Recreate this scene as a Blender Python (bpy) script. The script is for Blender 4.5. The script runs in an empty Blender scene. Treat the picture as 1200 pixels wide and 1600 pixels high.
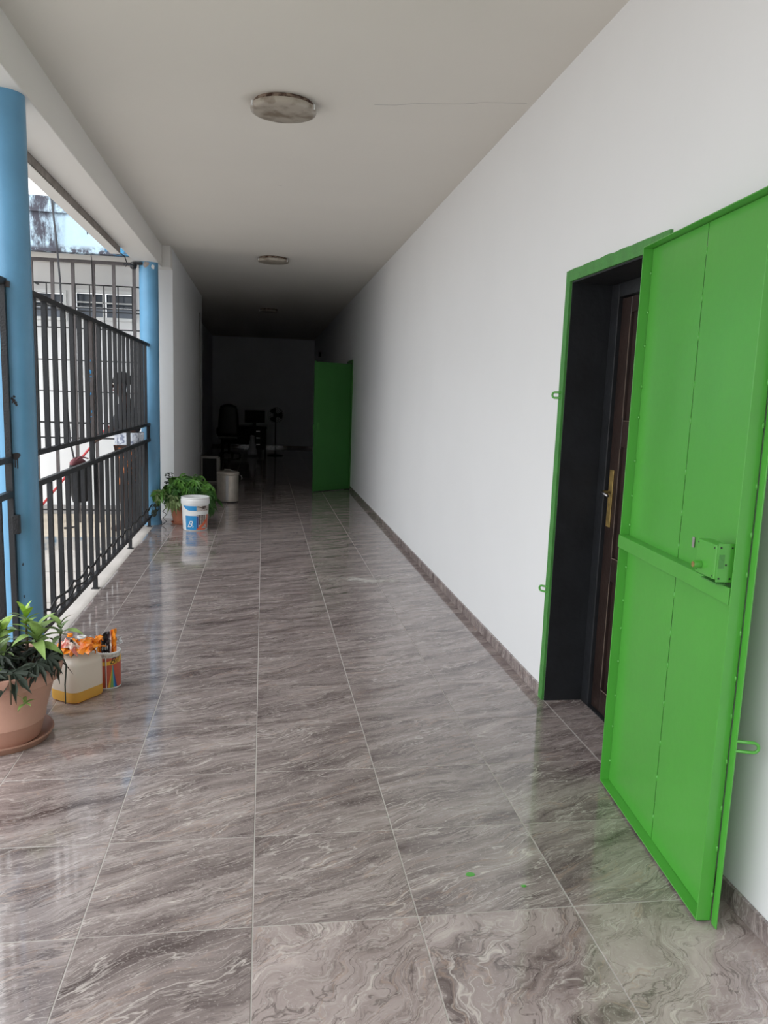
import bpy, math, random
from mathutils import Vector, Matrix, noise
random.seed(7)
SC = bpy.context.scene
COL = SC.collection

# ------------------------------------------------------------------ camera
H = 1.5598
cam_d = bpy.data.cameras.new('camera')
cam = bpy.data.objects.new('camera', cam_d); COL.objects.link(cam)
cam_d.sensor_fit = 'VERTICAL'; cam_d.sensor_height = 36.0
cam_d.lens = 1248.7 * 36.0 / 1600.0
cam_d.shift_y = 26.85 / 1600.0
cam_d.clip_start = 0.05; cam_d.clip_end = 500
R_ = Vector((0.98853798, -0.14709677, 0.03398828)); U_ = Vector((-0.00962042, 0.163296, 0.98653021)); F_ = Vector((0.15066556, 0.97554957, -0.16000917))
cam.matrix_world = Matrix(((R_.x, U_.x, -F_.x, 0), (R_.y, U_.y, -F_.y, 0), (R_.z, U_.z, -F_.z, H), (0, 0, 0, 1)))
SC.camera = cam

# ------------------------------------------------------------------ sky and exposure
W = bpy.data.worlds.new('overcast_sky'); SC.world = W
W.use_nodes = True
nt = W.node_tree; nt.nodes.clear()
wo = nt.nodes.new('ShaderNodeOutputWorld'); wb = nt.nodes.new('ShaderNodeBackground')
wb.inputs[0].default_value = (0.93, 0.965, 1.0, 1); wb.inputs[1].default_value = 1.0
nt.links.new(wb.outputs[0], wo.inputs[0])
sun_d = bpy.data.lights.new('veiled_sun', 'SUN'); sun_d.energy = 0.6; sun_d.angle = math.radians(60)
sun = bpy.data.objects.new('veiled_sun', sun_d); COL.objects.link(sun)
sun.rotation_euler = (math.radians(35), math.radians(-35), 0)
vs = SC.view_settings
vs.view_transform = 'Standard'; vs.look = 'None'; vs.gamma = 1.0; vs.use_curve_mapping = False
vs.exposure = 1.18

# ------------------------------------------------------------------ materials
def srgb(r, g, b):
    f = lambda c: (c / 255 / 12.92) if c / 255 <= 0.04045 else ((c / 255 + 0.055) / 1.055) ** 2.4
    return (f(r), f(g), f(b), 1)
def mat(name, col, rough=0.6, metal=0.0, var=0.0, vscale=6.0, bump=0.0, bscale=60.0, col2=None, mask=(0.45, 0.6), coat=0.0, spec=None, two=None):
    m = bpy.data.materials.new(name); m.use_nodes = True
    n = m.node_tree; b = n.nodes['Principled BSDF']
    b.inputs['Roughness'].default_value = rough; b.inputs['Metallic'].default_value = metal
    b.inputs['Base Color'].default_value = col
    if coat: b.inputs['Coat Weight'].default_value = coat; b.inputs['Coat Roughness'].default_value = 0.15
    if spec is not None: b.inputs['Specular IOR Level'].default_value = spec
    if var or bump or col2:
        tc = n.nodes.new('ShaderNodeTexCoord')
    if var or col2:
        no = n.nodes.new('ShaderNodeTexNoise'); no.inputs['Scale'].default_value = vscale; no.inputs['Detail'].default_value = 6
        n.links.new(tc.outputs['Object'], no.inputs['Vector'])
        cr = n.nodes.new('ShaderNodeValToRGB')
        if col2:
            cr.color_ramp.elements[0].position = mask[0]; cr.color_ramp.elements[1].position = mask[1]
            cr.color_ramp.elements[0].color = col; cr.color_ramp.elements[1].color = col2
        else:
            cr.color_ramp.elements[0].position = 0.3; cr.color_ramp.elements[1].position = 0.7
            cr.color_ramp.elements[0].color = tuple(c * (1 - var) for c in col[:3]) + (1,)
            cr.color_ramp.elements[1].color = tuple(min(1, c * (1 + var)) for c in col[:3]) + (1,)
        n.links.new(no.outputs['Fac'], cr.inputs[0]); n.links.new(cr.outputs[0], b.inputs['Base Color'])
    if bump:
        n2 = n.nodes.new('ShaderNodeTexNoise'); n2.inputs['Scale'].default_value = bscale; n2.inputs['Detail'].default_value = 4
        bp = n.nodes.new('ShaderNodeBump'); bp.inputs['Strength'].default_value = bump; bp.inputs['Distance'].default_value = 0.01
        n.links.new(tc.outputs['Object'], n2.inputs['Vector'])
        n.links.new(n2.outputs['Fac'], bp.inputs['Height']); n.links.new(bp.outputs[0], b.inputs['Normal'])
    return m

def tile_material(name, swirl):
    m = bpy.data.materials.new(name); m.use_nodes = True
    n = m.node_tree; L = n.links; b = n.nodes['Principled BSDF']
    def N(t, **k):
        x = n.nodes.new(t)
        for a, v in k.items(): setattr(x, a, v)
        return x
    tc = N('ShaderNodeTexCoord'); oi = N('ShaderNodeObjectInfo')
    mul = N('ShaderNodeVectorMath', operation='MULTIPLY'); mul.inputs[1].default_value = (37.0, 53.0, 71.0)
    comb = N('ShaderNodeCombineXYZ')
    for i in range(3): L.new(oi.outputs['Random'], comb.inputs[i])
    L.new(comb.outputs[0], mul.inputs[0])
    add = N('ShaderNodeVectorMath', operation='ADD'); L.new(tc.outputs['Object'], add.inputs[0]); L.new(mul.outputs[0], add.inputs[1])
    # slow warp
    w = N('ShaderNodeTexNoise'); w.inputs['Scale'].default_value = 2.2 if not swirl else 3.2; w.inputs['Detail'].default_value = 3
    L.new(add.outputs[0], w.inputs['Vector'])
    ws = N('ShaderNodeVectorMath', operation='SUBTRACT'); ws.inputs[1].default_value = (0.5, 0.5, 0.5); L.new(w.outputs['Color'], ws.inputs[0])
    wm = N('ShaderNodeVectorMath', operation='SCALE'); wm.inputs['Scale'].default_value = 0.19 if not swirl else 0.48; L.new(ws.outputs[0], wm.inputs[0])
    a2 = N('ShaderNodeVectorMath', operation='ADD'); L.new(add.outputs[0], a2.inputs[0]); L.new(wm.outputs[0], a2.inputs[1])
    mp0 = N('ShaderNodeMapping'); mp0.inputs['Rotation'].default_value = (0, 0, math.radians(-24 if not swirl else -48)); L.new(a2.outputs[0], mp0.inputs['Vector'])
    mp = N('ShaderNodeMapping'); mp.inputs['Scale'].default_value = (0.55, 3.4 if not swirl else 2.4, 1.0); L.new(mp0.outputs[0], mp.inputs['Vector'])
    base = N('ShaderNodeTexNoise'); base.inputs['Scale'].default_value = 3.2; base.inputs['Detail'].default_value = 9; base.inputs['Roughness'].default_value = 0.68
    L.new(mp.outputs[0], base.inputs['Vector'])
    cr = N('ShaderNodeValToRGB'); e = cr.color_ramp.elements
    if swirl:
        e[0].position = 0.30; e[0].color = srgb(96, 83, 81); e[1].position = 0.70; e[1].color = srgb(194, 180, 177)
        x = e.new(0.45); x.color = srgb(156, 142, 139)
    else:
        e[0].position = 0.30; e[0].color = srgb(88, 77, 76); e[1].position = 0.75; e[1].color = srgb(188, 176, 172)
        x = e.new(0.44); x.color = srgb(132, 120, 118); x = e.new(0.58); x.color = srgb(162, 150, 147)
    L.new(base.outputs['Fac'], cr.inputs[0])
    # thin pale veins: ridges of a stretched noise
    col = cr.outputs[0]
    for sc_, wd, amt, cc in ((1.5, 0.006, 0.8, (212, 202, 196)), (3.0, 0.008, 0.45, (206, 196, 191)), (5.2, 0.016, 0.55, (200, 190, 185)), (3.4, 0.012, 0.6, (72, 61, 60)), (1.3, 0.006, 0.4, (178, 150, 134)), (9.0, 0.02, 0.4, (84, 74, 73))):
        v = N('ShaderNodeTexNoise'); v.inputs['Scale'].default_value = sc_; v.inputs['Detail'].default_value = 5; v.inputs['Roughness'].default_value = 0.55
        mm = N('ShaderNodeVectorMath', operation='ADD'); mm.inputs[1].default_value = (sc_ * 3, sc_ * 7, sc_); L.new(mp.outputs[0], mm.inputs[0]); L.new(mm.outputs[0], v.inputs['Vector'])
        s = N('ShaderNodeMath', operation='SUBTRACT'); s.inputs[1].default_value = 0.5; L.new(v.outputs['Fac'], s.inputs[0])
        ab = N('ShaderNodeMath', operation='ABSOLUTE'); L.new(s.outputs[0], ab.inputs[0])
        mr = N('ShaderNodeMapRange'); mr.inputs[1].default_value = 0.0; mr.inputs[2].default_value = wd; mr.inputs[3].default_value = amt; mr.inputs[4].default_value = 0.0
        L.new(ab.outputs[0], mr.inputs[0])
        # break the veins up
        k = N('ShaderNodeTexNoise'); k.inputs['Scale'].default_value = 2 + sc_ * 0.3; k.inputs['Detail'].default_value = 3; L.new(add.outputs[0], k.inputs['Vector'])
        kr = N('ShaderNodeMapRange'); kr.inputs[1].default_value = 0.34; kr.inputs[2].default_value = 0.46; L.new(k.outputs['Fac'], kr.inputs[0])
        mu = N('ShaderNodeMath', operation='MULTIPLY'); L.new(mr.outputs[0], mu.inputs[0]); L.new(kr.outputs[0], mu.inputs[1])
        mx = N('ShaderNodeMixRGB'); mx.inputs[2].default_value = srgb(*cc); L.new(mu.outputs[0], mx.inputs[0]); L.new(col, mx.inputs[1]); col = mx.outputs[0]
    # fine speckle
    sp = N('ShaderNodeTexNoise'); sp.inputs['Scale'].default_value = 130; sp.inputs['Detail'].default_value = 2; L.new(add.outputs[0], sp.inputs['Vector'])
    sr = N('ShaderNodeMapRange'); sr.inputs[1].default_value = 0.60; sr.inputs[2].default_value = 0.72; sr.inputs[3].default_value = 0; sr.inputs[4].default_value = 0.5; L.new(sp.outputs['Fac'], sr.inputs[0])
    mx = N('ShaderNodeMixRGB'); mx.inputs[2].default_value = srgb(190, 182, 178); L.new(sr.outputs[0], mx.inputs[0]); L.new(col, mx.inputs[1]); col = mx.outputs[0]
    L.new(col, b.inputs['Base Color'])
    # polished glaze with a dusty film
    d = N('ShaderNodeTexNoise'); d.inputs['Scale'].default_value = 5; d.inputs['Detail'].default_value = 5; L.new(add.outputs[0], d.inputs['Vector'])
    dr = N('ShaderNodeMapRange'); dr.inputs[1].default_value = 0.35; dr.inputs[2].default_value = 0.7; dr.inputs[3].default_value = 0.035; dr.inputs[4].default_value = 0.13; L.new(d.outputs['Fac'], dr.inputs[0])
    L.new(dr.outputs[0], b.inputs['Roughness'])
    b.inputs['IOR'].default_value = 1.7
    bp = N('ShaderNodeBump'); bp.inputs['Strength'].default_value = 0.06; bp.inputs['Distance'].default_value = 0.004
    L.new(base.outputs['Fac'], bp.inputs['Height']); L.new(bp.outputs[0], b.inputs['Normal'])
    return m

M = {}
M['tile'] = tile_material('marbled_tile', False)
M['tile_swirl'] = tile_material('marbled_tile_pale', True)
M['grout'] = mat('grout', srgb(184, 178, 173), 0.85, bump=0.2)
M['wall'] = mat('white_wall_paint', srgb(236, 237, 238), 0.75, var=0.012, vscale=1.5, bump=0.05, bscale=30)
M['ceiling'] = mat('ceiling_paint', srgb(226, 222, 214), 0.8, var=0.015, vscale=1.2, bump=0.04, bscale=25)
M['beam'] = mat('beam_paint', srgb(232, 230, 226), 0.8, bump=0.05, bscale=25)
M['rough_concrete'] = mat('rough_concrete', srgb(150, 142, 136), 0.95, var=0.18, vscale=14, bump=0.6, bscale=90)
M['concrete'] = mat('courtyard_concrete', srgb(196, 190, 184), 0.9, var=0.10, vscale=3, bump=0.2, bscale=50)
M['terrace'] = mat('terrace_screed', srgb(202, 190, 172), 0.9, var=0.1, vscale=4, bump=0.2)
M['blue'] = mat('column_blue_paint', srgb(102, 158, 196), 0.34, var=0.07, vscale=5, bump=0.12, bscale=35)
M['blue_wall'] = mat('faded_blue_paint', srgb(78, 112, 136), 0.85, col2=srgb(176, 172, 166), vscale=3.0, mask=(0.47, 0.53))
M['black_iron'] = mat('black_painted_iron', srgb(20, 22, 27), 0.45, var=0.25, vscale=20, bump=0.25, bscale=120)
M['brown_iron'] = mat('weathered_iron', srgb(82, 76, 76), 0.6, var=0.2, vscale=20)
M['green'] = mat('green_gloss_paint', srgb(82, 168, 62), 0.28, var=0.05, vscale=3, bump=0.05, bscale=30, coat=0.3)
M['green_dry'] = mat('green_paint_frame', srgb(74, 142, 66), 0.45, var=0.12, vscale=16, bump=0.3, bscale=70)
M['green_far'] = mat('far_gate_green', srgb(62, 126, 58), 0.4, var=0.05, vscale=3)
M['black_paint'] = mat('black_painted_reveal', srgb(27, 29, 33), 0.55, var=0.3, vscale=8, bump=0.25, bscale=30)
M['wood'] = mat('dark_varnished_wood', srgb(46, 33, 29), 0.35, var=0.35, vscale=7, bump=0.2, bscale=40, coat=0.2)
M['wood_worn'] = mat('worn_edge', srgb(120, 104, 92), 0.7)
M['brass'] = mat('worn_brass', srgb(176, 150, 92), 0.45, metal=0.7, var=0.3, vscale=30)
M['steel'] = mat('steel', srgb(170, 170, 172), 0.28, metal=1.0)
M['brushed'] = mat('dull_steel', srgb(176, 168, 158), 0.42, metal=0.75, var=0.12, vscale=9)
M['terracotta'] = mat('terracotta_plastic', srgb(200, 154, 136), 0.6, var=0.07, vscale=7, bump=0.08)
M['terracotta2'] = mat('terracotta_far', srgb(188, 122, 94), 0.6, var=0.06, vscale=7)
M['saucer'] = mat('saucer_brown', srgb(158, 118, 100), 0.55, var=0.1, vscale=10)
M['soil'] = mat('soil', srgb(52, 38, 34), 0.95, var=0.4, vscale=30, bump=0.8, bscale=60)
M['leaf'] = mat('leaf_green', srgb(136, 164, 92), 0.45, var=0.22, vscale=14)
M['leaf_yellow'] = mat('leaf_lime', srgb(150, 184, 70), 0.45, var=0.3, vscale=40)
M['leaf_grey'] = mat('leaf_grey_green', srgb(118, 138, 96), 0.5, var=0.2, vscale=20)
M['leaf_dark'] = mat('leaf_dark', srgb(58, 68, 58), 0.55, var=0.35, vscale=30)
M['leaf_fern'] = mat('leaf_fern', srgb(98, 150, 62), 0.5, var=0.3, vscale=25)
M['leaf_fern2'] = mat('leaf_fern_dark', srgb(66, 112, 50), 0.55, var=0.25, vscale=25)
M['leaf_pale'] = mat('leaf_pale', srgb(140, 160, 108), 0.55, var=0.25, vscale=25)
M['stem'] = mat('stem', srgb(84, 70, 52), 0.7)
M['white_plastic'] = mat('white_plastic', srgb(236, 238, 238), 0.35)
M['lamp_disc'] = mat('stained_lamp_glass', srgb(176, 168, 156), 0.35, col2=srgb(132, 120, 106), vscale=11, mask=(0.42, 0.62))
M['lamp_base'] = mat('rusted_lamp_base', srgb(70, 46, 34), 0.8, col2=srgb(150, 132, 118), vscale=22, mask=(0.45, 0.6))
M['print_blue'] = mat('print_blue', srgb(46, 146, 208), 0.35)
M['print_dark'] = mat('print_dark_brown', srgb(72, 56, 50), 0.4, var=0.6, vscale=60)
M['print_orange'] = mat('print_orange', srgb(222, 108, 74), 0.35)
M['print_grey'] = mat('print_grey', srgb(190, 182, 176), 0.4, var=0.4, vscale=70)
M['print_red'] = mat('print_brick_red', srgb(192, 88, 68), 0.4, var=0.08, vscale=20)
M['print_yellow'] = mat('print_yellow', srgb(232, 178, 62), 0.4)
M['print_green'] = mat('print_green', srgb(128, 170, 96), 0.4)
M['print_navy'] = mat('print_blue_dark', srgb(62, 82, 142), 0.4)
M['black_print'] = mat('black_print', srgb(34, 26, 30), 0.3)
M['orange_foil'] = mat('orange_foil', srgb(240, 146, 40), 0.25, col2=srgb(226, 112, 36), vscale=24, mask=(0.5, 0.62))
M['pink_foil'] = mat('pink_foil', srgb(226, 140, 128), 0.3, col2=srgb(244, 226, 214), vscale=22, mask=(0.45, 0.56))
M['grey_plinth'] = mat('grey_plinth', srgb(158, 156, 156), 0.85)
M['dark_glass'] = mat('dark_glass', srgb(46, 56, 68), 0.15)
M['grey_glass'] = mat('grey_louvre_glass', srgb(122, 130, 142), 0.25)
M['dark_object'] = mat('dark_fabric', srgb(26, 26, 28), 0.8)
M['dark_leather'] = mat('dark_leather', srgb(22, 22, 24), 0.4)
M['grey_frame'] = mat('pale_grey_frame', srgb(150, 146, 142), 0.5)
M['plastic_bag'] = mat('pale_plastic_bag', srgb(200, 200, 204), 0.4)
M['skin'] = mat('dark_skin', srgb(66, 44, 36), 0.5)
M['hair'] = mat('black_hair', srgb(20, 18, 20), 0.9, bump=0.8, bscale=120)
M['shirt'] = mat('charcoal_shirt', srgb(54, 54, 60), 0.85)
M['sash'] = mat('pale_striped_cloth', srgb(206, 212, 222), 0.8, col2=srgb(120, 128, 150), vscale=30, mask=(0.5, 0.62))
M['shorts'] = mat('patterned_shorts', srgb(60, 44, 40), 0.85, col2=srgb(206, 118, 70), vscale=16, mask=(0.56, 0.6))
M['red_plastic'] = mat('red_plastic', srgb(190, 62, 66), 0.4)
M['maroon'] = mat('maroon_cloth', srgb(116, 66, 72), 0.8)
M['rubber'] = mat('black_rubber', srgb(28, 28, 30), 0.5)
M['rope'] = mat('dark_rope', srgb(58, 58, 62), 0.8)
M['eye'] = mat('eye_white', srgb(220, 214, 206), 0.3)

def parapet_material():
    m = bpy.data.materials.new('stained_blue_parapet'); m.use_nodes = True
    n = m.node_tree; L = n.links; b = n.nodes['Principled BSDF']; b.inputs['Roughness'].default_value = 0.9
    tc = n.nodes.new('ShaderNodeTexCoord')
    def noise_mask(scale, lo, hi, stretch=(1, 1, 1)):
        mp = n.nodes.new('ShaderNodeMapping'); mp.inputs['Scale'].default_value = stretch
        no = n.nodes.new('ShaderNodeTexNoise'); no.inputs['Scale'].default_value = scale; no.inputs['Detail'].default_value = 10; no.inputs['Roughness'].default_value = 0.78
        mr = n.nodes.new('ShaderNodeMapRange'); mr.inputs[1].default_value = lo; mr.inputs[2].default_value = hi
        L.new(tc.outputs['Object'], mp.inputs[0]); L.new(mp.outputs[0], no.inputs['Vector']); L.new(no.outputs['Fac'], mr.inputs[0]); return mr.outputs[0]
    sx = n.nodes.new('ShaderNodeSeparateXYZ'); L.new(tc.outputs['Object'], sx.inputs[0])
    def ramp(sock, a, c):
        mr = n.nodes.new('ShaderNodeMapRange'); mr.inputs[1].default_value = a; mr.inputs[2].default_value = c; L.new(sock, mr.inputs[0]); return mr.outputs[0]
    def mul(a, c):
        x = n.nodes.new('ShaderNodeMath'); x.operation = 'MULTIPLY'; L.new(a, x.inputs[0]); L.new(c, x.inputs[1]); return x.outputs[0]
    def mx(f, a, c):
        x = n.nodes.new('ShaderNodeMixRGB'); L.new(f, x.inputs[0])
        if isinstance(a, tuple): x.inputs[1].default_value = a
        else: L.new(a, x.inputs[1])
        x.inputs[2].default_value = c; return x.outputs[0]
    col = mx(noise_mask(2.0, 0.35, 0.65), srgb(176, 204, 224), srgb(196, 216, 228))
    # bright blue repaint at the right end
    edge = n.nodes.new('ShaderNodeMath'); edge.operation = 'MULTIPLY_ADD'
    no = n.nodes.new('ShaderNodeTexNoise'); no.inputs['Scale'].default_value = 6; L.new(tc.outputs['Object'], no.inputs['Vector'])
    edge.inputs[1].default_value = 0.5; L.new(no.outputs['Fac'], edge.inputs[0]); L.new(sx.outputs[0], edge.inputs[2])
    col = mx(ramp(edge.outputs[0], -1.475, -1.46), col, srgb(70, 160, 208))
    mould = srgb(74, 74, 84)
    # mould along the coping, down one column and along the bottom edge
    col = mx(mul(noise_mask(9, 0.47, 0.58), ramp(sx.outputs[2], 3.40, 3.47)), col, mould)
    band = mul(ramp(sx.outputs[0], -2.62, -2.50), ramp(sx.outputs[0], -2.15, -2.30))
    col = mx(mul(band, noise_mask(5, 0.42, 0.54, (1.6, 1, 0.5))), col, mould)
    col = mx(mul(noise_mask(8, 0.42, 0.52), ramp(sx.outputs[2], 3.13, 3.07)), col, mould)
    L.new(col, b.inputs['Base Color'])
    return m
M['parapet'] = parapet_material()

def jug_material():
    m = bpy.data.materials.new('milky_plastic'); m.use_nodes = True
    n = m.node_tree; L = n.links; n.nodes.remove(n.nodes['Principled BSDF']); out = n.nodes['Material Output']
    d = n.nodes.new('ShaderNodeBsdfDiffuse'); d.inputs[0].default_value = srgb(236, 230, 220)
    t = n.nodes.new('ShaderNodeBsdfTranslucent'); t.inputs[0].default_value = srgb(240, 234, 224)
    g = n.nodes.new('ShaderNodeBsdfGlossy'); g.inputs['Roughness'].default_value = 0.3
    tr = n.nodes.new('ShaderNodeBsdfTransparent'); tr.inputs[0].default_value = (0.97, 0.96, 0.94, 1)
    a = n.nodes.new('ShaderNodeMixShader'); a.inputs[0].default_value = 0.5; L.new(d.outputs[0], a.inputs[1]); L.new(t.outputs[0], a.inputs[2])
    b = n.nodes.new('ShaderNodeMixShader'); b.inputs[0].default_value = 0.15; L.new(a.outputs[0], b.inputs[1]); L.new(tr.outputs[0], b.inputs[2])
    c = n.nodes.new('ShaderNodeMixShader'); c.inputs[0].default_value = 0.05; L.new(b.outputs[0], c.inputs[1]); L.new(g.outputs[0], c.inputs[2])
    L.new(c.outputs[0], out.inputs[0]); return m
M['jug'] = jug_material()
def liquid_material():
    m = bpy.data.materials.new('amber_liquid'); m.use_nodes = True
    n = m.node_tree; L = n.links; n.nodes.remove(n.nodes['Principled BSDF']); out = n.nodes['Material Output']
    d = n.nodes.new('ShaderNodeBsdfDiffuse'); d.inputs[0].default_value = srgb(250, 208, 104)
    t = n.nodes.new('ShaderNodeBsdfTranslucent'); t.inputs[0].default_value = srgb(244, 198, 104)
    g = n.nodes.new('ShaderNodeBsdfGlossy'); g.inputs['Roughness'].default_value = 0.25
    a = n.nodes.new('ShaderNodeMixShader'); a.inputs[0].default_value = 0.5; L.new(d.outputs[0], a.inputs[1]); L.new(t.outputs[0], a.inputs[2])
    c = n.nodes.new('ShaderNodeMixShader'); c.inputs[0].default_value = 0.05; L.new(a.outputs[0], c.inputs[1]); L.new(g.outputs[0], c.inputs[2])
    L.new(c.outputs[0], out.inputs[0]); return m
M['liquid'] = liquid_material()
def alpha_dust():
    m = bpy.data.materials.new('plaster_dust'); m.use_nodes = True
    n = m.node_tree; L = n.links; b = n.nodes['Principled BSDF']
    b.inputs['Base Color'].default_value = srgb(206, 202, 196); b.inputs['Roughness'].default_value = 0.95
    tc = n.nodes.new('ShaderNodeTexCoord')
    no = n.nodes.new('ShaderNodeTexNoise'); no.inputs['Scale'].default_value = 7; no.inputs['Detail'].default_value = 7; no.inputs['Roughness'].default_value = 0.7
    L.new(tc.outputs['Object'], no.inputs['Vector'])
    ln = n.nodes.new('ShaderNodeVectorMath'); ln.operation = 'MULTIPLY'; ln.inputs[1].default_value = (2.4, 5.6, 1); L.new(tc.outputs['Object'], ln.inputs[0])
    l2 = n.nodes.new('ShaderNodeVectorMath'); l2.operation = 'LENGTH'; L.new(ln.outputs[0], l2.inputs[0])
    s = n.nodes.new('ShaderNodeMath'); s.operation = 'MULTIPLY_ADD'; s.inputs[1].default_value = -0.30; L.new(l2.outputs['Value'], s.inputs[0]); L.new(no.outputs['Fac'], s.inputs[2])
    mr = n.nodes.new('ShaderNodeMapRange'); mr.inputs[1].default_value = 0.28; mr.inputs[2].default_value = 0.48; mr.inputs[4].default_value = 0.7; L.new(s.outputs[0], mr.inputs[0])
    L.new(mr.outputs[0], b.inputs['Alpha']); return m
M['dust'] = alpha_dust()

# ------------------------------------------------------------------ mesh helpers
class MB:
    def __init__(s): s.v = []; s.f = []; s.mi = []; s.cur = 0
    def add(s, vs, fs):
        o = len(s.v); s.v += [tuple(p) for p in vs]
        for f in fs: s.f.append(tuple(o + i for i in f)); s.mi.append(s.cur)
        return s
    def box(s, x0, x1, y0, y1, z0, z1):
        if x0 > x1: x0, x1 = x1, x0
        if y0 > y1: y0, y1 = y1, y0
        if z0 > z1: z0, z1 = z1, z0
        v = [(x0, y0, z0), (x1, y0, z0), (x1, y1, z0), (x0, y1, z0), (x0, y0, z1), (x1, y0, z1), (x1, y1, z1), (x0, y1, z1)]
        return s.add(v, [(0, 3, 2, 1), (4, 5, 6, 7), (0, 1, 5, 4), (1, 2, 6, 5), (2, 3, 7, 6), (3, 0, 4, 7)])
    def hexa(s, pts):
        return s.add(pts, [(0, 3, 2, 1), (4, 5, 6, 7), (0, 1, 5, 4), (1, 2, 6, 5), (2, 3, 7, 6), (3, 0, 4, 7)])
    def lathe(s, prof, seg=32, c=(0, 0, 0), close=True):
        o = []
        for r, z in prof:
            for k in range(seg):
                a = 2 * math.pi * k / seg; o.append((c[0] + r * math.cos(a), c[1] + r * math.sin(a), c[2] + z))
        f = []
        for i in range(len(prof) - 1):
            for k in range(seg):
                k2 = (k + 1) % seg; f.append((i * seg + k, i * seg + k2, (i + 1) * seg + k2, (i + 1) * seg + k))
        if close:
            if prof[0][0] > 1e-5: f.append(tuple(reversed(range(seg))))
            if prof[-1][0] > 1e-5: f.append(tuple((len(prof) - 1) * seg + k for k in range(seg)))
        return s.add(o, f)
    def tube(s, pts, r, seg=8, closed=False):
        pts = [Vector(p) for p in pts]; n = len(pts)
        rs = r if isinstance(r, (list, tuple)) else [r] * n
        vs = []; up = Vector((0, 0, 1)); last = None
        for i, p in enumerate(pts):
            a = pts[(i - 1) % n] if (closed or i > 0) else p; b = pts[(i + 1) % n] if (closed or i < n - 1) else p
            t = (b - a).normalized()
            if last is None:
                x = t.cross(up); x = t.cross(Vector((1, 0, 0))) if x.length < 1e-3 else x
            else: x = last - t * last.dot(t)
            x.normalize(); last = x; y = t.cross(x)
            for k in range(seg):
                q = 2 * math.pi * k / seg; vs.append(p + (x * math.cos(q) + y * math.sin(q)) * rs[i])
        f = []
        for i in range(n if closed else n - 1):
            j = (i + 1) % n
            for k in range(seg):
                k2 = (k + 1) % seg; f.append((i * seg + k, i * seg + k2, j * seg + k2, j * seg + k))
        if not closed: f.append(tuple(reversed(range(seg)))); f.append(tuple((n - 1) * seg + k for k in range(seg)))
        return s.add(vs, f)
    def grid(s, fn, nu, nv):
        vs = [fn(i / nu, j / nv) for j in range(nv + 1) for i in range(nu + 1)]
        f = [(j * (nu + 1) + i, j * (nu + 1) + i + 1, (j + 1) * (nu + 1) + i + 1, (j + 1) * (nu + 1) + i) for j in range(nv) for i in range(nu)]
        return s.add(vs, f)
    def mesh(s, name, mats, smooth=False):
        me = bpy.data.meshes.new(name); me.from_pydata(s.v, [], s.f)
        for m in (mats if isinstance(mats, list) else [mats]): me.materials.append(M[m])
        me.polygons.foreach_set('material_index', s.mi)
        if smooth: me.polygons.foreach_set('use_smooth', [True] * len(me.polygons))
        me.update(); return me
    def build(s, name, mats, parent=None, smooth=False, bevel=0, solid=0, autosmooth=None):
        me = s.mesh(name, mats, smooth or bool(autosmooth))
        o = link(name, me, parent)
        if autosmooth: me.set_sharp_from_angle(angle=math.radians(autosmooth))
        if solid:
            m = o.modifiers.new('solid', 'SOLIDIFY'); m.thickness = solid; m.offset = 0
        if bevel:
            m = o.modifiers.new('bevel', 'BEVEL'); m.width = bevel; m.segments = 2; m.limit_method = 'ANGLE'; m.angle_limit = math.radians(40)
        return o
def link(name, me, parent=None, loc=None, rot=None):
    o = bpy.data.objects.new(name, me); COL.objects.link(o)
    if parent: o.parent = parent
    if loc: o.location = loc
    if rot: o.rotation_euler = rot
    return o
def empty(name, loc=(0, 0, 0), rz=0):
    o = bpy.data.objects.new(name, None); COL.objects.link(o); o.location = loc; o.rotation_euler = (0, 0, rz); o.empty_display_size = 0.1; return o
def tag(o, label, cat, group=None):
    o['label'] = label; o['category'] = cat
    if group: o['group'] = group
    return o
def struct(o): o['kind'] = 'structure'; return o
def stuff(o): o['kind'] = 'stuff'; return o

# ------------------------------------------------------------------ the setting
WX = 1.5                     # right wall plane
CZ = 3.245                   # ceiling
LX = -1.09                   # inner face of the left wall past the columns
D0, D1, DT = 2.975, 3.905, 2.165   # first doorway (clear opening)
E0, E1, ET = 13.80, 14.62, 2.16    # second doorway
YB = 24.6

TX0, TY0, TS = -0.0167, 2.182, 0.5
floor = MB().box(-1.46, 1.995, -4.0, YB, -0.30, -0.0012).box(-1.9, -1.46, 10.2, YB, -0.3, -0.0012).build('floor', 'grout'); struct(floor)
tile_cache = {}
def tile(x0, x1, y0, y1, m, par=floor):
    g = 0.0021
    k = (round(x1 - x0, 3), round(y1 - y0, 3), m)
    if k not in tile_cache:
        a, b = k[0] / 2 - g, k[1] / 2 - g; c = 0.0008
        mb = MB(); mb.add([(-a, -b, -0.006), (a, -b, -0.006), (a, b, -0.006), (-a, b, -0.006), (-a, -b, -c), (a, -b, -c), (a, b, -c), (-a, b, -c),
                           (-a + c, -b + c, 0), (a - c, -b + c, 0), (a - c, b - c, 0), (-a + c, b - c, 0)],
                          [(0, 3, 2, 1), (0, 1, 5, 4), (1, 2, 6, 5), (2, 3, 7, 6), (3, 0, 4, 7), (4, 5, 9, 8), (5, 6, 10, 9), (6, 7, 11, 10), (7, 4, 8, 11), (8, 9, 10, 11)])
        tile_cache[k] = mb.mesh('tile', m)
    o = link('tile', tile_cache[k], par, ((x0 + x1) / 2, (y0 + y1) / 2, random.uniform(-0.0003, 0.0003)))
    return o
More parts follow.
